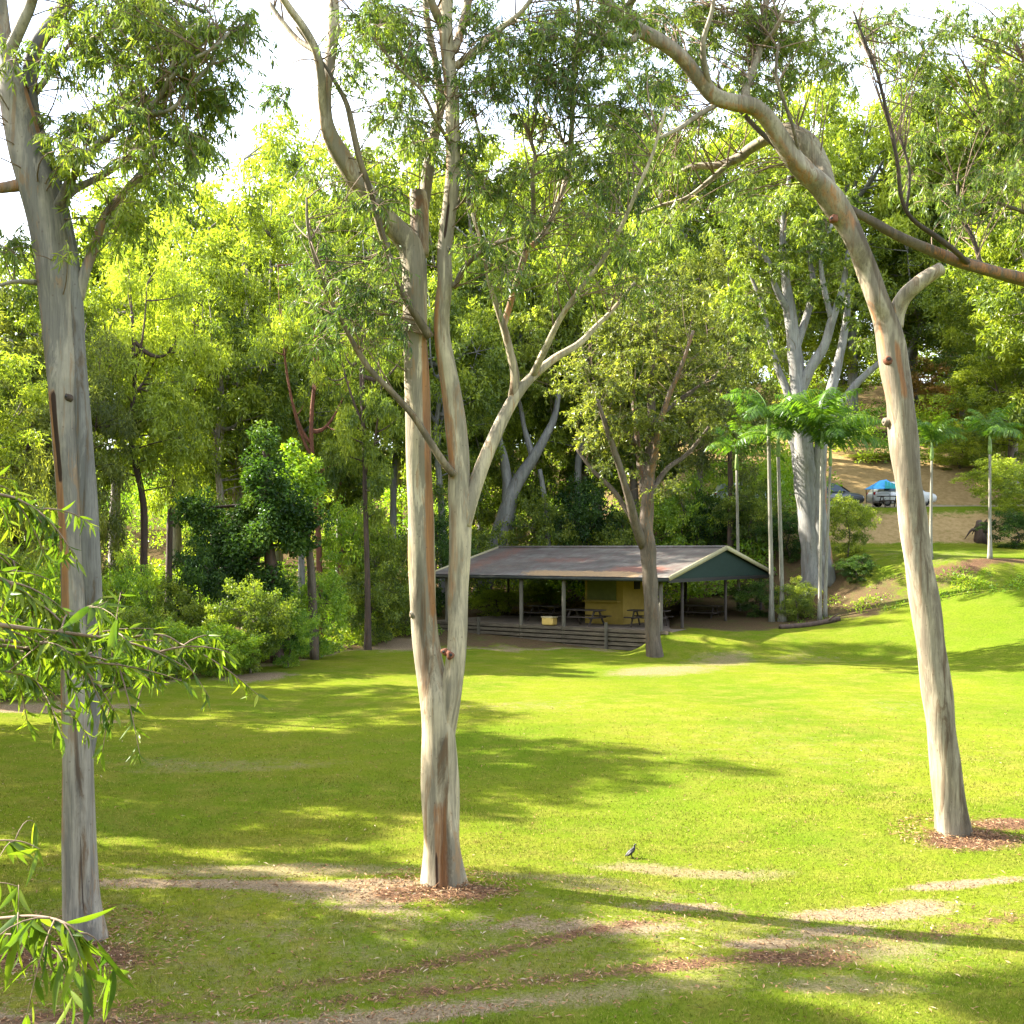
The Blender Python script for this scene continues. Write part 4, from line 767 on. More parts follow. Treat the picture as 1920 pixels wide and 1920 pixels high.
# ================================================================== FOREST TREES
DEN=.95
def gum_variant(seed,Hh,Rr,cb,nl,ncl,cr,dens,Lf,Wf,droop,r0,lean=.06,sub=(1.,1.),hang=.25):
    rg=rng(seed); mb=MB(); lv=MB()
    tp=np.array([[0,0,-.6]]+[[lean*Hh*t*rg.uniform(.3,1.2)+rg.normal()*.12,rg.normal()*.15,Hh*t] for t in (.18,.34,.5,.64,.8)])
    tp[:2,:2]*=.2
    P=catmull(tp,5); zz=np.clip(P[:,2]/Hh,0,1); mb.tube(P,r0*(1-zz*.85)*(1+.35*np.exp(-zz*40)),12,bump=.05,seed=seed)
    NP=[P[P[:,2]>cb*Hh*.9]]; NRD=[np.full(len(NP[0]),.08)]
    for i in range(nl):
        ph=6.283*i/nl+rg.uniform(-.5,.5); s=P[int(len(P)*rg.uniform(.45,.9))]
        e=np.array([math.cos(ph)*Rr*rg.uniform(.45,.7),math.sin(ph)*Rr*rg.uniform(.45,.7),Hh*rg.uniform(.68,.93)])
        q=bez(s,s*.55+e*.45+np.array([math.cos(ph)*.6,math.sin(ph)*.6,-.08*Hh])+rg.normal(size=3)*.4,e,10)
        mb.tube(q,np.linspace(r0*.42,r0*.09,10),7,bump=.05,seed=i); NP.append(q); NRD.append(np.full(10,r0*.2))
    N=np.concatenate(NP)
    cs=[];zc=(cb+1)/2*Hh; hz=(1-cb)/2*Hh
    tries=0
    while len(cs)<ncl and tries<6000:
        tries+=1
        q=unit(rg,1)[0]*rg.uniform(.5,1.0); q=np.array([q[0]*Rr,q[1]*Rr,q[2]*hz])
        k=1-.28*max(0,q[2]/hz)**2
        if q[2]<0: k*=.85
        c=np.array([q[0]*k,q[1]*k,zc+q[2]])
        if all(np.linalg.norm((c-o)*np.array([1,1,1.25]))>cr*1.05 for o in cs): cs.append(c)
    for c in cs:
        j=np.argmin(np.linalg.norm(N-c,axis=1)+np.maximum(0,N[:,2]-c[2]+.3)*1.5); a=N[j]
        q=bez(a,(a+c)/2+np.array([0,0,-.1])+rg.normal(size=3)*.25,c,6); mb.tube(q,np.linspace(.055,.015,6)*r0/.35,5)
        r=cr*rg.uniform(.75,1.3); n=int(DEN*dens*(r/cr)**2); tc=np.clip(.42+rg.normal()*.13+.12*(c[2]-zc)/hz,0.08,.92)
        # a clump is several leafy tufts; leaves sit on the outside of each tuft
        for _ in range(7):
            tcn=c+unit(rg,1)[0]*np.array([r,r,r*.7])*rg.uniform(.35,1.0); tr=r*rg.uniform(.28,.55); m=n//7; tq=rg.normal()*.12
            u=unit(rg,m); keep=(u[:,2]>-.35)|(rg.random(m)<.45); u=u[keep]; m=len(u)
            b=tcn+u*tr*(rg.random((m,1))**.4)*np.array([1,1,.75])
            dr=u*.6+rg.normal(size=(m,3))*.6+np.array([0,0,-droop]); b[:,2]-=rg.random(m)*hang*r*.5
            nn=rg.normal(size=(m,3))*.7+u*.9+np.array([0,0,.5])
            lv.leaves(b,dr,nn,Lf*rg.uniform(.6,1.3,m),Wf*rg.uniform(.7,1.3,m),np.clip(tc+tq+rg.normal(size=m)*.15,0,1))
    return mb.mesh('trunk',[M['bark_grey']]),lv.mesh('crown',[M['leaf_mid']],False)
VAR={}
def var(k):
    if k not in VAR:
        VAR[k]={ 'A':lambda:gum_variant(101,20,5.2,.27,7,72,1.25,420,0.351,0.115,.4,.34),
                 'B':lambda:gum_variant(102,20,5.0,.34,6,52,1.35,430,0.351,0.108,.6,.32,.1),
                 'C':lambda:gum_variant(103,20,5.4,.24,8,78,1.2,400,0.324,0.115,.5,.36,-.05),
                 'D':lambda:gum_variant(104,20,4.6,.38,6,46,1.3,400,0.351,0.095,.9,.28,.14,hang=.8),
                 'E':lambda:gum_variant(105,20,5.2,.2,8,80,1.2,430,0.338,0.121,.5,.34,.03),
                 'S':lambda:gum_variant(106,6,2.6,.06,6,40,.75,330,.19,.085,.4,.10),
                 'S2':lambda:gum_variant(107,6,2.4,.02,7,46,.7,330,.22,.06,.8,.09,hang=.6),
                 'K':lambda:gum_variant(108,8,2.6,.10,7,52,.8,420,.17,.10,.3,.14),
                 'O':lambda:gum_variant(110,20,5.4,.30,6,34,1.1,620,.30,.09,.6,.3,.08),
                 'O2':lambda:gum_variant(111,20,5.4,.34,6,28,1.2,620,.30,.09,.6,.3,-.08),
                 'N':lambda:gum_variant(109,20,5.0,.28,7,66,1.3,560,0.270,0.068,.9,.3,-.1,hang=.8)}[k]()
    return VAR[k]
VH={'A':(20,5.2),'B':(20,5.),'C':(20,5.4),'D':(20,4.6),'E':(20,5.2),'S':(6,2.6),'S2':(6,2.4),'K':(8,2.6),'O':(20,5.4),'O2':(20,5.4),'N':(20,5.)}
def slot(o,m):
    o.material_slots[0].link='OBJECT'; o.material_slots[0].material=m
VTOP={}
def vtop(v):
    if v not in VTOP:
        me=var(v)[1]; z=np.zeros(len(me.vertices)*3,np.float32); me.vertices.foreach_get('co',z); VTOP[v]=float(np.percentile(z[2::3],99.3))
    return VTOP[v]
def plant(px,d,top,rpx,v,leaf,brk,label,name='forest_gum',cat='tree',group=None,rot=None,sink=0,xy=None):
    b=groundat(px,d) if xy is None else np.array([xy[0],xy[1],g(*xy)])
    zt_=H-(top-HZ)/F*d; hh=zt_-b[2]; Hn,Rn=VH[v]; s=rng(int(abs(px)*7+d*13))
    rot=s.uniform(0,6.28) if rot is None else rot
    t=empty(name,b-[0,0,sink],rot,label,cat,group)
    k=rpx*(1.28 if cat=='tree' and Hn==20 else 1.1)/F*d/Rn; kz=(hh+sink)/vtop(v); t.scale=(k,k,kz)
    tm,cm=var(v)
    o=bpy.data.objects.new('trunk' if cat=='tree' else 'stem',tm); C.objects.link(o); o.parent=t; slot(o,M[brk])
    o=bpy.data.objects.new('crown' if cat=='tree' else 'foliage',cm); C.objects.link(o); o.parent=t; slot(o,M[leaf])
    return t
GB='gums of the forest behind the lawn'
BG=[ # px, depth, top row, crown radius px, variant, leaf, bark, label
 (-60,50,540,150,'E','leaf_olive','bark_dark','olive forest tree at the frame edge left of the double stemmed gum'),
 (60,52,480,125,'C','leaf_mid','bark_grey','forest tree whose top shows just behind the double stemmed gum trunk'),
 (215,66,365,140,'A','leaf_lime','bark_grey','lime green forest tree right behind the double stemmed gum'),
 (330,70,290,135,'E','leaf_mid','bark_grey','rounded forest tree under the white sky gap, behind the lime crown'),
 (440,62,345,135,'C','leaf_lime','bark_grey','yellow flushed crown in the middle of the left forest'),
 (520,78,235,120,'B','leaf_mid','bark_white','tallest open crown on the skyline left of the middle gum'),
 (640,72,270,120,'A','leaf_mid','bark_white','forest tree behind the upper left limb of the middle gum'),
 (745,80,262,120,'E','leaf_lime','bark_grey','pale green crown seen between the two stems of the middle gum'),
 (880,76,270,125,'C','leaf_mid','bark_grey','forest crown just right of the tall right stem of the middle gum'),
 (1010,84,245,130,'A','leaf_lime','bark_grey','lime skyline crown above the shelter, left of its ridge centre'),
 (1120,80,232,125,'N','leaf_mid','bark_grey','drooping skyline crown above the middle of the shelter'),
 (1250,84,205,130,'E','leaf_mid','bark_grey','skyline crown between the shelter tree and the leaning gum limb'),
 (1370,88,200,125,'A','leaf_lime','bark_grey','lime crown behind the high arching limb of the leaning gum'),
 (1490,92,165,120,'C','leaf_lime','bark_white','bright crown under the white sky gap above the leaning gum'),
 (1600,94,172,125,'E','leaf_lime','bark_white','bright round crown on the hill skyline above the cut limb stub'),
 (1715,96,150,130,'B','leaf_mid','bark_white','open hill crown with a white stem above the crossing branch'),
 (1830,94,88,130,'A','leaf_mid','bark_grey','high hill crown near the frame edge above the crossing branch'),
 (1945,90,55,140,'E','leaf_lime','bark_grey','highest hill crown cut by the right frame edge'),
 (150,50,600,100,'N','leaf_olive','bark_dark','shaded olive tree filling the gap beside the fused grey trunks'),
 (270,52,470,105,'B','leaf_lime','bark_dark','lemon leaved tree on a dark straight trunk left of the vine covered tree'),
 (315,55,520,95,'D','leaf_lime','bark_dark','lemon leaved tree on a thinner dark trunk beside its dark twin'),
 (420,58,520,110,'A','leaf_mid','bark_grey','mid green tree rising behind the vine covered dark tree'),
 (600,53,450,95,'O2','leaf_mid','bark_red','forest tree with a red brown trunk beside a pale one'),
 (565,60,540,90,'D','leaf_mid','bark_white','forest tree with a slim pale trunk beside the red brown one'),
 (690,50.5,440,88,'O','leaf_mid','bark_dark','airy dark trunked tree left of the middle gum, rising from the bushes'),
 (735,66,400,100,'D','leaf_mid','bark_white','tall white trunked tree just left of the middle gum stem'),
 (830,64,500,100,'A','leaf_mid','bark_white','tree showing through the fork between the two middle stems'),
 (960,72,410,110,'E','leaf_mid','bark_white','mid green tree above the left end of the shelter roof'),
 (1085,70,420,110,'B','leaf_lime','bark_white','yellow green tree above the rusty part of the shelter roof'),
 (1190,70,390,110,'C','leaf_mid','bark_brown','tree rising behind the brown barked shelter tree'),
 (1310,68,470,110,'N','leaf_olive','bark_brown','olive tree above the green gable end of the shelter'),
 (1370,64,560,85,'D','leaf_olive','bark_dark','slim dark trunked tree between the gable and the palms'),
 (1690,93,400,110,'B','leaf_mid','bark_white','open hill tree right of the leaning trunk under the crossing branch'),
 (1790,95,420,120,'A','leaf_lime','bark_grey','lime hill tree below the crossing branch'),
 (1900,80,440,120,'C','leaf_mid','bark_grey','hill tree at the frame edge below the crossing branch'),
 (1985,70,300,140,'E','leaf_mid','bark_grey','large hill tree mostly outside the right frame edge'),
 (1800,90,670,90,'C','leaf_rust','bark_grey','small hill tree flushed orange above the parked white car'),
 (1890,76,640,90,'A','leaf_mid','bark_brown','dense low hill tree behind the far palm'),
 (1480,97,480,105,'A','leaf_mid','bark_grey','forest tree behind the massive white gum'),
 (1560,97,640,80,'B','leaf_lime','bark_grey','low hill tree behind the parked charcoal car'),
 (480,70,560,100,'E','leaf_mid','bark_grey','forest tree behind the vine covered tree, right of its tip'),
 (800,84,390,120,'C','leaf_mid','bark_grey','far forest tree behind the top of the broken stump limb'),
 (30,46,720,100,'E','leaf_olive','bark_dark','low olive tree beside the frame edge above the near leaves'),
 (400,64,700,90,'E','leaf_lime','bark_grey','lime low crown just left of the vine covered tree tip'),
 (640,66,690,85,'E','leaf_mid','bark_red','low green crown around the red brown trunk'),
 (900,70,680,90,'C','leaf_lime','bark_white','low yellow green crown right of the fork of the middle gum'),
 (1100,74,640,95,'E','leaf_mid','bark_grey','low crown behind the left foliage of the brown barked tree'),
 (1260,72,640,95,'C','leaf_mid','bark_grey','low crown behind the right foliage of the brown barked tree'),
 (1850,90,560,85,'B','leaf_lime','bark_grey','far hill crown above the orange flushed tree'),  # lime leaf colour lightens this crown in place of sunlight
]
for a in BG: plant(*a,group=GB)
# understorey shrubs and small trees
SH=[ # px, depth, top row, radius px, variant, leaf, label, name
 (375,43,1010,60,'S','leaf_dark','low dark mound beside the two dark trunks','shrub'),
 (470,40.5,1090,70,'S','leaf_mid','shaded shrub at the foot of the vine covered tree','shrub'),
 (600,46.5,1075,62,'S','leaf_bright','bright light green shrub at the right end of the forest edge','shrub'),
 (540,42,1130,48,'S','leaf_bright','small pale shrub between the dark vines and the lawn edge','shrub'),
 (240,42,1040,62,'S2','leaf_bright','feathery fern like shrub right of the grey trunk','shrub'),
 (330,42,1090,60,'S','leaf_mid','mid green shrub behind the sunny bushes','shrub'),
 (255,38.5,1140,58,'S','leaf_mid','leafy shrub low beside the grey trunk','shrub'),
 (330,38.8,1165,64,'S','leaf_bright','sunny yellow green bush at the lawn edge','bush'),
 (420,39.5,1170,62,'S','leaf_bright','sunny yellow green bush beside its twin nearer the vine tree','bush'),
 (220,36.5,1205,50,'S','leaf_bright','low bush just right of the grey trunk on the lawn edge','bush'),
 (70,36,1060,85,'S','leaf_bright','yellow green bush behind the hanging near leaves','bush'),
 (-30,34,1000,95,'S2','leaf_mid','tall bush on the frame edge behind the hanging near leaves','bush'),
 (60,41,860,90,'S2','leaf_olive','olive thicket left of the grey trunk','thicket'),
 (170,46,900,70,'S2','leaf_olive','dry olive thicket peeping out right of the grey trunk','thicket'),
 (660,54,950,70,'S','leaf_bright','green shrub under the dark trunk left of the middle gum','shrub'),
 (720,53,985,66,'S','leaf_mid','tall shrub just left of the middle gum stem','shrub'),
 (700,52,1060,62,'S','leaf_mid','broad shrub above the tan dirt strip','shrub'),
 (760,55,1090,50,'S','leaf_olive','low shrub touching the middle gum stem','shrub'),
 (820,60,960,60,'S','leaf_dark','dark shrub in the gap between the middle stems','shrub'),
 (900,64,990,60,'S','leaf_mid','shrub left of the white leaning trunk behind the roof','shrub'),
 (1010,66,930,66,'S','leaf_mid','shrub right of the white leaning trunk behind the roof','shrub'),
 (1100,67,900,70,'S','leaf_dark','dark shrub behind the middle of the roof','shrub'),
 (1170,66,950,60,'S','leaf_mid','shrub behind the roof left of the brown trunk','shrub'),
 (1280,67,900,66,'S','leaf_bright','fresh green shrub behind the gable apex','shrub'),
 (1340,66,930,60,'S','leaf_dark','dark shrub between the gable and the dark palm trunk','shrub'),
 (1410,64,900,60,'S','leaf_mid','shrub behind the two slim palm trunks','shrub'),
 (1480,62,960,55,'S','leaf_dark','shaded shrub between the palms and the massive white gum','shrub'),
 (1495,54,1085,40,'S2','leaf_mid','small grassy shrub at the foot of the massive white gum','shrub'),
 (1420,56,1090,44,'S','leaf_dark','low dark shrub beside the open gable end','shrub'),
 (1590,58,930,45,'S','leaf_mid','shrub below the charcoal car right of the white gum','shrub'),
 (1608,55.5,1040,36,'S','leaf_dark','dark low shrub on the brown bank','shrub'),
 (1885,68,860,75,'S','leaf_lime','round hillside bush behind the far palm trunk','bush'),  # lime leaf colour on these hillside bushes stands in for missing sun
 (1940,64,880,80,'S','leaf_lime','hillside bush cut by the right frame edge','bush'),
 (1905,60,960,55,'S','leaf_dark','dark bush above the sunny bank at the frame edge','bush'),
 (1800,84,830,60,'S2','leaf_lime','dry bush on the tan slope above the white car','bush'),  # lime leaves brighten the shaded slope bushes by colour
 (1860,82,790,60,'S','leaf_lime','olive bush at the top of the tan slope','bush'),
 (1640,86,850,45,'S','leaf_lime','small bush on the tan slope behind the blue shelter','bush'),
 (930,60.5,1105,46,'S','leaf_lime','sunny shrub seen under the roof between two posts','shrub'),
 (1010,63,1095,50,'S','leaf_lime','sunny shrub seen under the roof behind the middle posts','shrub'),
 (1330,64,1110,50,'S','leaf_olive','shaded shrub seen through the open gable end','shrub'),
 (1000,61.5,1130,44,'S2','leaf_dry','dead brown shrub on the bank behind the shelter floor','shrub'),
 (1085,62.5,1128,44,'S2','leaf_dry','dead brown shrub beside the servery room','shrub'),
]
for px,d,top,r,v,leaf,lab,nm in SH:
    tr=v=='K'; plant(px,d,top,r,v,leaf,'bark_brown',lab,nm,'tree' if nm.endswith('tree') else 'shrub',None if tr else 'shrubs under the forest trees',sink=.0 if tr else .25)
def clump_tree(label,name,d,trunk,clumps,leaf,brk,seed,Lf=.16,Wf=.10,dens=420,cat='tree',droop=.3,group=None):
    rg=rng(seed); b=groundat(trunk[0][0],d); t=empty(name,b,0,label,cat,group)
    A=np.array(trunk,float); P=catmull([b*0+[0,0,-.1]]+[at(x,y,d)-b for x,y,r in trunk[1:]],6); mb=MB(); mb.tube(P,np.interp(np.linspace(0,1,len(P)),np.linspace(0,1,len(A)),A[:,2]/F*d),12,bump=.06,seed=seed)
    lv=MB()
    for px,py,r,dd in clumps:
        c=at(px,py,d+dd)-b; R_=1.22*r/F*d; j=np.argmin(np.linalg.norm(P-c,axis=1)); mb.tube(bez(P[j],(P[j]+c)/2+rg.normal(size=3)*.2,c,6),np.linspace(.06,.02,6),6)
        tc0=.42+rg.normal()*.12
        for _ in range(9):
            q=unit(rg,1)[0]; tcn=c+q*R_*rg.uniform(.35,.8); tr=R_*rg.uniform(.3,.5); m=int(dens*(R_/.8)**2/9*2.2); u=unit(rg,m)
            lv.leaves(tcn+u*tr*(rg.random((m,1))**.35),u*.6+rg.normal(size=(m,3))*.5-[0,0,droop],rg.normal(size=(m,3))*.6+u*.9+[0,0,.5],Lf*rg.uniform(.6,1.25,m),Wf*rg.uniform(.7,1.25,m),np.clip(tc0+rg.normal()*.12+rg.normal(size=m)*.13,0,1))
    mb.build('trunk' if cat=='tree' else 'stem',M[brk],t); lv.build('crown' if cat=='tree' else 'foliage',M[leaf],t,smooth=False)
clump_tree('tall dark tree smothered in vines at the forest edge','vine_covered_tree',44,[(520,1215,14),(515,1120,12),(500,1000,10),(495,900,8),(500,820,5)],
 [(502,815,28,0),(492,850,34,.3),(505,890,38,0),(480,920,42,.4),(520,935,42,-.4),(455,975,46,.3),(500,985,46,-.5),(550,985,40,0),(420,1020,44,.2),(465,1040,42,-.4),(405,1070,36,-.3),(440,1090,40,.2),(575,960,38,.4),(560,1020,32,.6),(505,1100,40,-.3),(520,1150,42,0),(490,1185,38,-.2),(540,1190,34,.1),(372,1062,26,0),(390,985,30,.5),(375,955,32,.6),(350,960,28,.8)],'leaf_dark','bark_dark',901)
clump_tree('bright topped small tree leaning on the vine covered tree','small_tree',45.5,[(590,1210,9),(585,1100,8),(575,1000,6),(555,900,4)],
 [(545,855,26,0),(560,885,32,-.3),(535,900,26,.2),(585,905,26,.2),(575,935,30,0)],'leaf_bright','bark_brown',902)
# trees outside the left frame edge that shade the lawn
OL=[((-18.3,29.6),17.6,3.6,'E','leaf_mid'),((-21,34),16,4.4,'O2','leaf_mid'),((-17.5,27.5),12.5,3.7,'O','leaf_mid'),((-22,29),15.5,4.1,'O2','leaf_mid'),((-24,38),17,4.6,'O','leaf_mid'),((-20,39),13,3.9,'O2','leaf_mid'),
    ((-17.5,17.3),19,3.9,'O','leaf_mid'),((-14.5,15.2),14,3.2,'O2','leaf_mid'),((-21.5,15.2),21,4.4,'O','leaf_mid'),((-12.3,13.2),13,3.2,'O2','leaf_mid'),((-10.4,11.6),11,2.5,'O','leaf_mid'),((-9.0,9.8),9,2.3,'O2','leaf_mid'),((-19.5,23.8),13,3.4,'O','leaf_mid'),((-15.6,23),10.5,2.8,'O2','leaf_mid'),((-18.6,26.6),15.5,3.4,'C','leaf_mid'),((-15.2,20.2),11,2.6,'O','leaf_mid'),((-12.6,15.2),14.5,3.0,'O','leaf_mid'),((-15.6,12.6),16,3.0,'O2','leaf_mid'),((-18.6,13),19,3.2,'O','leaf_mid'),((-8.6,8.2),9.5,2.2,'O','leaf_mid'),((-10.8,13.0),10.5,2.6,'E','leaf_mid'),((-13.6,14.2),13.5,2.8,'C','leaf_mid'),((-22.5,24.5),15,3.4,'O','leaf_mid')]
for i,(xy,hh,rr,v,leaf) in enumerate(OL):
    b=np.array([*xy,g(*xy)]); t=empty('shade_gum',b,i*1.3,'shade gum standing beyond the left frame edge and throwing shadow on the lawn','tree','shade gums beyond the left frame edge')
    Hn,Rn=VH[v]; t.scale=(rr/Rn,rr/Rn,hh/Hn); tm,cm=var(v)
    for nm,me,mt in (('trunk',tm,'bark_grey'),('crown',cm,leaf)):
        o=bpy.data.objects.new(nm,me); C.objects.link(o); o.parent=t; slot(o,M[mt])
# ================================================================== UNDERGROWTH AND FAR FOREST (masses nobody could count)
rg=rng(77)
def mass(name,pts,r,n,Lf,Wf,leaf,tintc,hz=.8,extra=None):
    lv=MB()
    for p in pts:
        rr=r*rg.uniform(.6,1.35); m=int(n*(rr/r)**2); u=unit(rg,m); u[:,2]=np.abs(u[:,2])
        b=p+u*rr*(rg.random((m,1))**.35)*np.array([1,1,hz])
        lv.leaves(b,u*.7+rg.normal(size=(m,3))*.6+[0,0,-.2],rg.normal(size=(m,3))+[0,0,.6],Lf*rg.uniform(.6,1.3,m),Wf*rg.uniform(.6,1.3,m),np.clip(tintc+rg.normal()*.2+rg.normal(size=m)*.13,0,1))
    return tag(lv.build(name,leaf,smooth=False),kind='stuff')
pts=[]
for _ in range(520):
    px=rg.uniform(-350,800); d=edge_d(px)+rg.random()**1.5*16+.7; p=groundat(px,d); pts.append(p)
for _ in range(60):
    px=rg.uniform(1470,1960); d=edge_d(px)+rg.uniform(-.3,2.6); pts.append(groundat(px,d)-[0,0,.42])
mass('undergrowth',pts,.62,150,.15,.06,M['leaf_bright'],.5)
pts=[]
for _ in range(560):
    px=rg.uniform(-450,1560); d=rg.uniform(62,98) if px>760 else rg.uniform(57,98); p=groundat(px,d); p[2]+=rg.random()**1.6*5.5*sstep(60,75,d); pts.append(p)
for _ in range(90):
    px=rg.uniform(1560,2250); d=rg.uniform(84,98); p=groundat(px,d); p[2]+=rg.random()**1.5*3; pts.append(p)
mass('understorey',pts,1.35,230,.26,.12,M['leaf_bright'],.45,1.1)
pts=[]
for _ in range(760):
    px=rg.uniform(-500,2400); d=rg.uniform(104,150); p=groundat(px,d); p[2]+=rg.random()**.8*np.interp(px,[-500,0,500,1200,1900,2400],[11,13,19,19,17,15]); pts.append(p)
mass('distant_forest',pts,2.3,260,.5,.24,M['leaf_mid'],.42,.9)
# ================================================================== PALMS
def frond_mesh(seed,Lf=2.6):
    rg=rng(seed); mb=MB(); e0=R([84,72,60,50,38,28,66,78,44][seed%9]) 
    n=16; t=np.linspace(0,1,n); ang=e0-t**1.3*R(rg.uniform(70,105)); P=[np.zeros(3)]
    for a in ang[:-1]: P.append(P[-1]+np.array([math.cos(a),0,math.sin(a)])*Lf/(n-1))
    P=np.array(P); mb.tube(P,np.linspace(.03,.006,n),5,tint=.55)
    T=np.gradient(P,axis=0); T/=np.linalg.norm(T,axis=1)[:,None]
    k=46; tt=np.linspace(.14,.99,k); bb=np.c_[np.interp(tt,t,P[:,0]),np.zeros(k),np.interp(tt,t,P[:,2])]; Tt=np.c_[np.interp(tt,t,T[:,0]),np.zeros(k),np.interp(tt,t,T[:,2])]
    for sg in (-1,1):
        d=Tt*.55+np.array([0,sg*1.,0])+np.array([0,0,-.75])+rg.normal(size=(k,3))*.2
        mb.leaves(bb,d,np.cross(Tt,[0,sg*1.,0])*sg+rg.normal(size=(k,3))*.15,rg.uniform(.8,1.15,k)*.72*np.sin(np.pi*(.18+.78*tt))**.7,.055,np.clip(.45+rg.normal(size=k)*.1,0,1))
    return mb.mesh('frond',[M['leaf_palm']],False)
FR=[frond_mesh(200+i) for i in range(9)]
def palm(px,d,top,label,r=.085,flare=1.9,nf=11,Lk=1.0,lean=0,rot=0):
    b=groundat(px,d); zt_=H-(top-HZ)/F*d; hh=zt_-b[2]
    t=empty('slim_palm',b,0,label,'palm','slim palms near the shelter')
    P=catmull([(0,0,-.1),(lean*.2,0,hh*.3),(lean*.6,0,hh*.65),(lean,0,hh)],6); z=P[:,2]
    mb=MB(); mb.tube(P,r*(1+flare*.6*np.exp(-np.maximum(z,0)/.55))*(1-.25*z/hh),12,bump=.02,seed=int(px)); mb.build('trunk',M['palm_trunk'],t)
    mb=MB(); e=P[-1]; mb.tube([e-[0,0,.05],e+[0,0,.1],e+[0,0,.55],e+[0,0,.85]],[r*.85,r*1.2,r*.95,r*.5],12); mb.build('crownshaft',M['crownshaft'],t)
    rg=rng(int(px)+rot)
    for i in range(nf):
        o=bpy.data.objects.new('frond',FR[int(rg.integers(0,9))]); C.objects.link(o); o.parent=t
        o.location=e+np.array([0,0,.78]); o.rotation_euler=(rg.normal()*.2,rg.normal()*.12,6.283*i*.382*1.0+rg.normal()*.2); k=Lk*rg.uniform(.85,1.12); o.scale=(k,k,k)
palm(1447,54,815,'slim palm touching the gable corner of the shelter',.115,1.0,10,1.25,-.15)
palm(1467,54,855,'slim palm with a flared foot next to the gable corner palm',.105,2.6,9,1.0,-.2)
palm(1537,53,840,'slim palm standing in front of the massive white gum',.085,1.2,11,1.4,.1)
palm(1547,53.3,872,'thin palm leaning close to its neighbour before the white gum',.08,1.2,9,1.3,.25)
palm(1385,58,880,'dark slim palm behind the gable apex',.09,1.0,9,1.05,-.1)
palm(1745,54.5,862,'lone slim palm on the terrace right of the leaning trunk',.075,1.4,11,.72,.05)
palm(1856,53.6,850,'slim palm beside the bushes at the far right of the terrace',.08,1.4,11,.8,0)
# uprooted stump beside the far palm
b=groundat(1838,62.5); mb=MB(); rg=rng(9)
mb.tube([(0,0,-.2),(.05,0,.4),(.0,.05,.9),(-.1,0,1.2)],[.42,.3,.26,.12],10,bump=.15,seed=4)
for i in range(9):
    a=rg.uniform(0,6.28); q=np.array([math.cos(a),math.sin(a)*.6,0]); mb.tube(catmull([(0,0,.5),tuple(q*.45+[0,0,.6+rg.uniform(-.2,.4)]),tuple(q*.85+[0,0,.6+rg.uniform(-.5,.7)])],4),[.14,.12,.1,.09,.08,.06,.05,.03,.02][:9],6,bump=.1,seed=i)
s_=mb.build('tree_stump',M['bark_dark']); s_.location=b; tag(s_,'dark uprooted stump with twisted roots at the edge of the car park','stump')
# ================================================================== NEAR GUM BRANCHES (a young gum just outside the frame on the left)
nb=np.array([-3.0,3.9,g(-3.0,3.9)])
sap=empty('young_gum',nb,0,'young gum at the left frame edge with big hanging leaves close to the viewer','tree')
mb=MB(); mb.tube(catmull([(0,0,-.2),(.05,.05,.9),(-.03,.05,1.8),(.03,-.05,2.7),(.0,0,3.6),(.1,0,4.6)],6),np.linspace(.06,.02,31),12,bump=.04,seed=2); mb.build('trunk',M['bark_grey'],sap)
rg=rng(314)
def bough(pts,r0,leafL,leafW,nleaf,t0=.2,droop=1.0,subs=0,seed=0,sublen=.35):
    rgb=rng(seed); P=catmull([at(*p)-nb for p in pts],7); st=MB(); lf=MB(); st.tube(P,np.linspace(r0,r0*.25,len(P)),7)
    nleaf=int(nleaf*1.35) if nleaf>30 else nleaf; axes=[(P,nleaf)]
    for k in range(subs):
        i=int(len(P)*rgb.uniform(t0,.98)); tdir=P[min(i+1,len(P)-1)]-P[i-1]; tdir/=np.linalg.norm(tdir)
        dv=tdir*.6+rgb.normal(size=3)*.55+np.array([0,0,-.35]); dv/=np.linalg.norm(dv); e=P[i]+dv*sublen*rgb.uniform(.6,1.3)
        q=bez(P[i],(P[i]+e)/2+[0,0,.05],e,6); st.tube(q,np.linspace(r0*.4,r0*.15,6),5); axes.append((q,max(3,nleaf//4)))
    for q,n in axes:
        t=np.r_[rgb.uniform(t0 if q is P else .15,1,n-2),1,.97]; i0=np.clip((t*(len(q)-1)).astype(int),0,len(q)-2); fr=(t*(len(q)-1)-i0)[:,None]
        b=q[i0]*(1-fr)+q[i0+1]*fr; tg=q[i0+1]-q[i0]; tg/=np.linalg.norm(tg,axis=1)[:,None]
        d=tg*.55+rgb.normal(size=(n,3))*.62+np.array([0,0,-droop*.85])
        lf.leaves(b,d,rgb.normal(size=(n,3))*1.2+np.array([.3,-.6,.3]),leafL*rgb.uniform(.65,1.15,n),leafW*rgb.uniform(.7,1.15,n),np.clip(.40+rgb.normal(size=n)*.28,0,1),seg=7,curve=rgb.uniform(-.22,.22,n))
    br=st.build('branch',M['twig'],sap); o=lf.build('foliage',M['leaf_fore'],br)
D=4.6
bough([(-300,960,4.2),(-150,930,4.4),(-20,925,4.6),(50,945,4.7),(105,985,4.8)],.012,.085,.015,60,.35,1.1,5,1)
bough([(-320,1060,4.2),(-120,1060,4.3),(0,1085,4.5),(70,1130,4.6),(125,1180,4.7)],.013,.09,.0155,70,.3,1.1,7,2)
bough([(-320,1150,4.1),(-100,1160,4.3),(60,1180,4.4),(150,1190,4.5),(240,1205,4.55),(310,1225,4.6)],.013,.09,.0155,70,.25,1.2,8,3)
bough([(-320,1210,4.0),(-150,1200,4.2),(0,1210,4.4),(90,1225,4.5),(160,1250,4.6)],.011,.085,.015,64,.25,1.1,8,4)
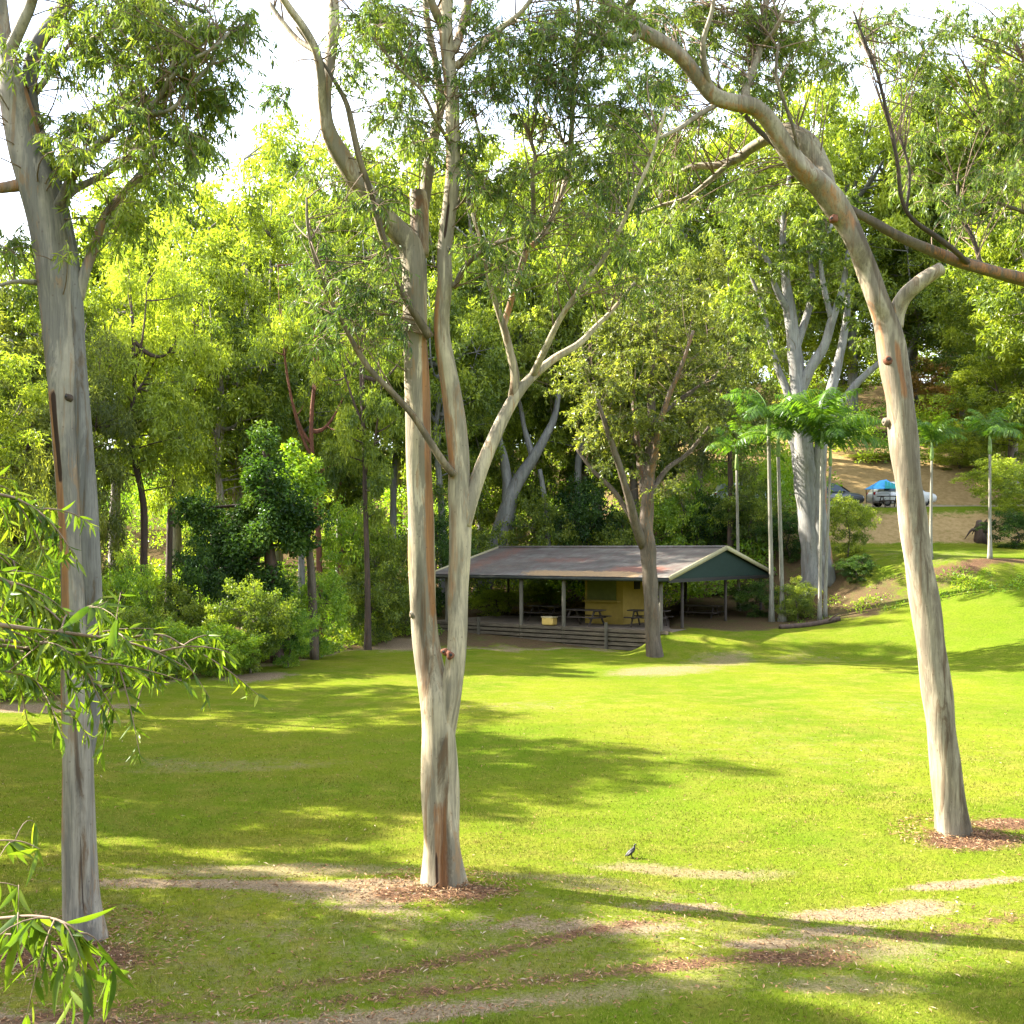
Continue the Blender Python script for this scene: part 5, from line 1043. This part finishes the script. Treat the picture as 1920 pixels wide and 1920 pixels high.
bough([(-300,1000,4.3),(-120,1010,4.6),(-20,1030,4.8),(40,1060,4.9)],.010,.085,.015,50,.3,1.1,6,5)
bough([(125,1180,4.7),(140,1160,4.55),(160,1140,4.5),(175,1135,4.45)],.006,.15,.028,9,.2,1.3,1,6)
bough([(-300,1240,4.0),(-100,1250,4.2),(30,1262,4.4),(80,1285,4.5)],.009,.085,.015,44,.3,1.1,5,9)
bough([(-320,1120,4.6),(-150,1110,4.9),(-40,1130,5.2),(40,1165,5.4),(90,1210,5.5)],.011,.085,.015,60,.3,1.0,8,11)
bough([(-300,930,4.8),(-150,915,5.0),(-40,905,5.2),(20,930,5.3)],.010,.085,.015,50,.3,1.0,6,12)
bough([(-300,1180,4.8),(-100,1190,5.0),(60,1205,5.2),(200,1200,5.3),(300,1190,5.4),(350,1215,5.4)],.011,.085,.015,60,.3,1.1,9,13)
bough([(-300,1260,4.5),(-100,1235,4.6),(60,1222,4.7),(190,1235,4.8),(235,1265,4.8)],.010,.085,.015,50,.3,1.1,7,14)
bough([(-400,1760,2.7),(-120,1735,2.65),(0,1722,2.6),(70,1718,2.55),(125,1732,2.5),(165,1765,2.5)],.006,.115,.020,28,.36,1.2,6,7,.16)
bough([(-350,1600,2.8),(-100,1582,2.8),(-10,1576,2.8),(40,1578,2.8),(75,1592,2.8)],.004,.085,.015,9,.5,.7,2,8,.10)
bough([(-300,1790,2.9),(-100,1760,2.9),(20,1752,2.85),(90,1770,2.8),(120,1800,2.8)],.004,.095,.017,18,.45,1.1,4,15,.14)
bough([(-300,1700,2.9),(-60,1660,2.9),(0,1655,2.9),(35,1662,2.9)],.003,.08,.014,6,.6,.7,1,10,.08)
# ================================================================== LIGHT, SKY, CAMERA
EL=36.0; SX,SY=-.953,.30
n_=math.hypot(SX,SY); sd_=np.array([SX/n_*math.cos(R(EL)),SY/n_*math.cos(R(EL)),math.sin(R(EL))])
from mathutils import Vector
sun=bpy.data.lights.new('sun','SUN'); so=bpy.data.objects.new('sun',sun); C.objects.link(so)
so.rotation_euler=Vector(sd_).to_track_quat('Z','Y').to_euler(); so.location=(-30,10,40)
sun.energy=5.0; sun.angle=R(.5); sun.color=(1,.93,.80)
w=bpy.data.worlds.new('World'); sc.world=w; w.use_nodes=True; nt=w.node_tree; nt.nodes.clear()
N_=nt.nodes.new; sk=N_('ShaderNodeTexSky'); sk.sky_type='NISHITA'; sk.sun_disc=False; sk.sun_elevation=R(EL); sk.sun_rotation=math.atan2(SX,SY); sk.air_density=1.0; sk.dust_density=2.5; sk.ozone_density=1.0
tc=N_('ShaderNodeTexCoord'); mp=N_('ShaderNodeMapping'); mp.inputs['Scale'].default_value=(1,1,2.2); nt.links.new(tc.outputs['Generated'],mp.inputs[0])
no=N_('ShaderNodeTexNoise'); no.inputs['Scale'].default_value=2.1; no.inputs['Detail'].default_value=6; no.inputs['Roughness'].default_value=.6; nt.links.new(mp.outputs[0],no.inputs[0])
cr=N_('ShaderNodeValToRGB'); cr.color_ramp.elements[0].position=.38; cr.color_ramp.elements[1].position=.66; nt.links.new(no.outputs[0],cr.inputs[0])
mx=N_('ShaderNodeMix'); mx.data_type='RGBA'; nt.links.new(cr.outputs[0],mx.inputs[0]); nt.links.new(sk.outputs[0],mx.inputs[6]); mx.inputs[7].default_value=(6.2,6.4,6.8,1)
bg=N_('ShaderNodeBackground'); bg.inputs[1].default_value=.11; nt.links.new(mx.outputs[2],bg.inputs[0]); wo=N_('ShaderNodeOutputWorld'); nt.links.new(bg.outputs[0],wo.inputs[0])
cam=bpy.data.cameras.new('camera'); co=bpy.data.objects.new('camera',cam); C.objects.link(co); co.location=(0,0,H); co.rotation_euler=(R(90),0,0)
cam.sensor_width=36; cam.lens=36*F/1920; cam.shift_y=(HZ-960)/1920; cam.clip_end=2000; cam.clip_start=.05; sc.camera=co
vs=sc.view_settings; vs.view_transform='Standard'; vs.look='None'; vs.exposure=2.8; vs.gamma=1; vs.use_curve_mapping=False
cy=sc.cycles; cy.max_bounces=10; cy.diffuse_bounces=6; cy.transmission_bounces=8; cy.glossy_bounces=2; cy.use_denoising=True; cy.sample_clamp_indirect=6
sc.render.use_persistent_data=False
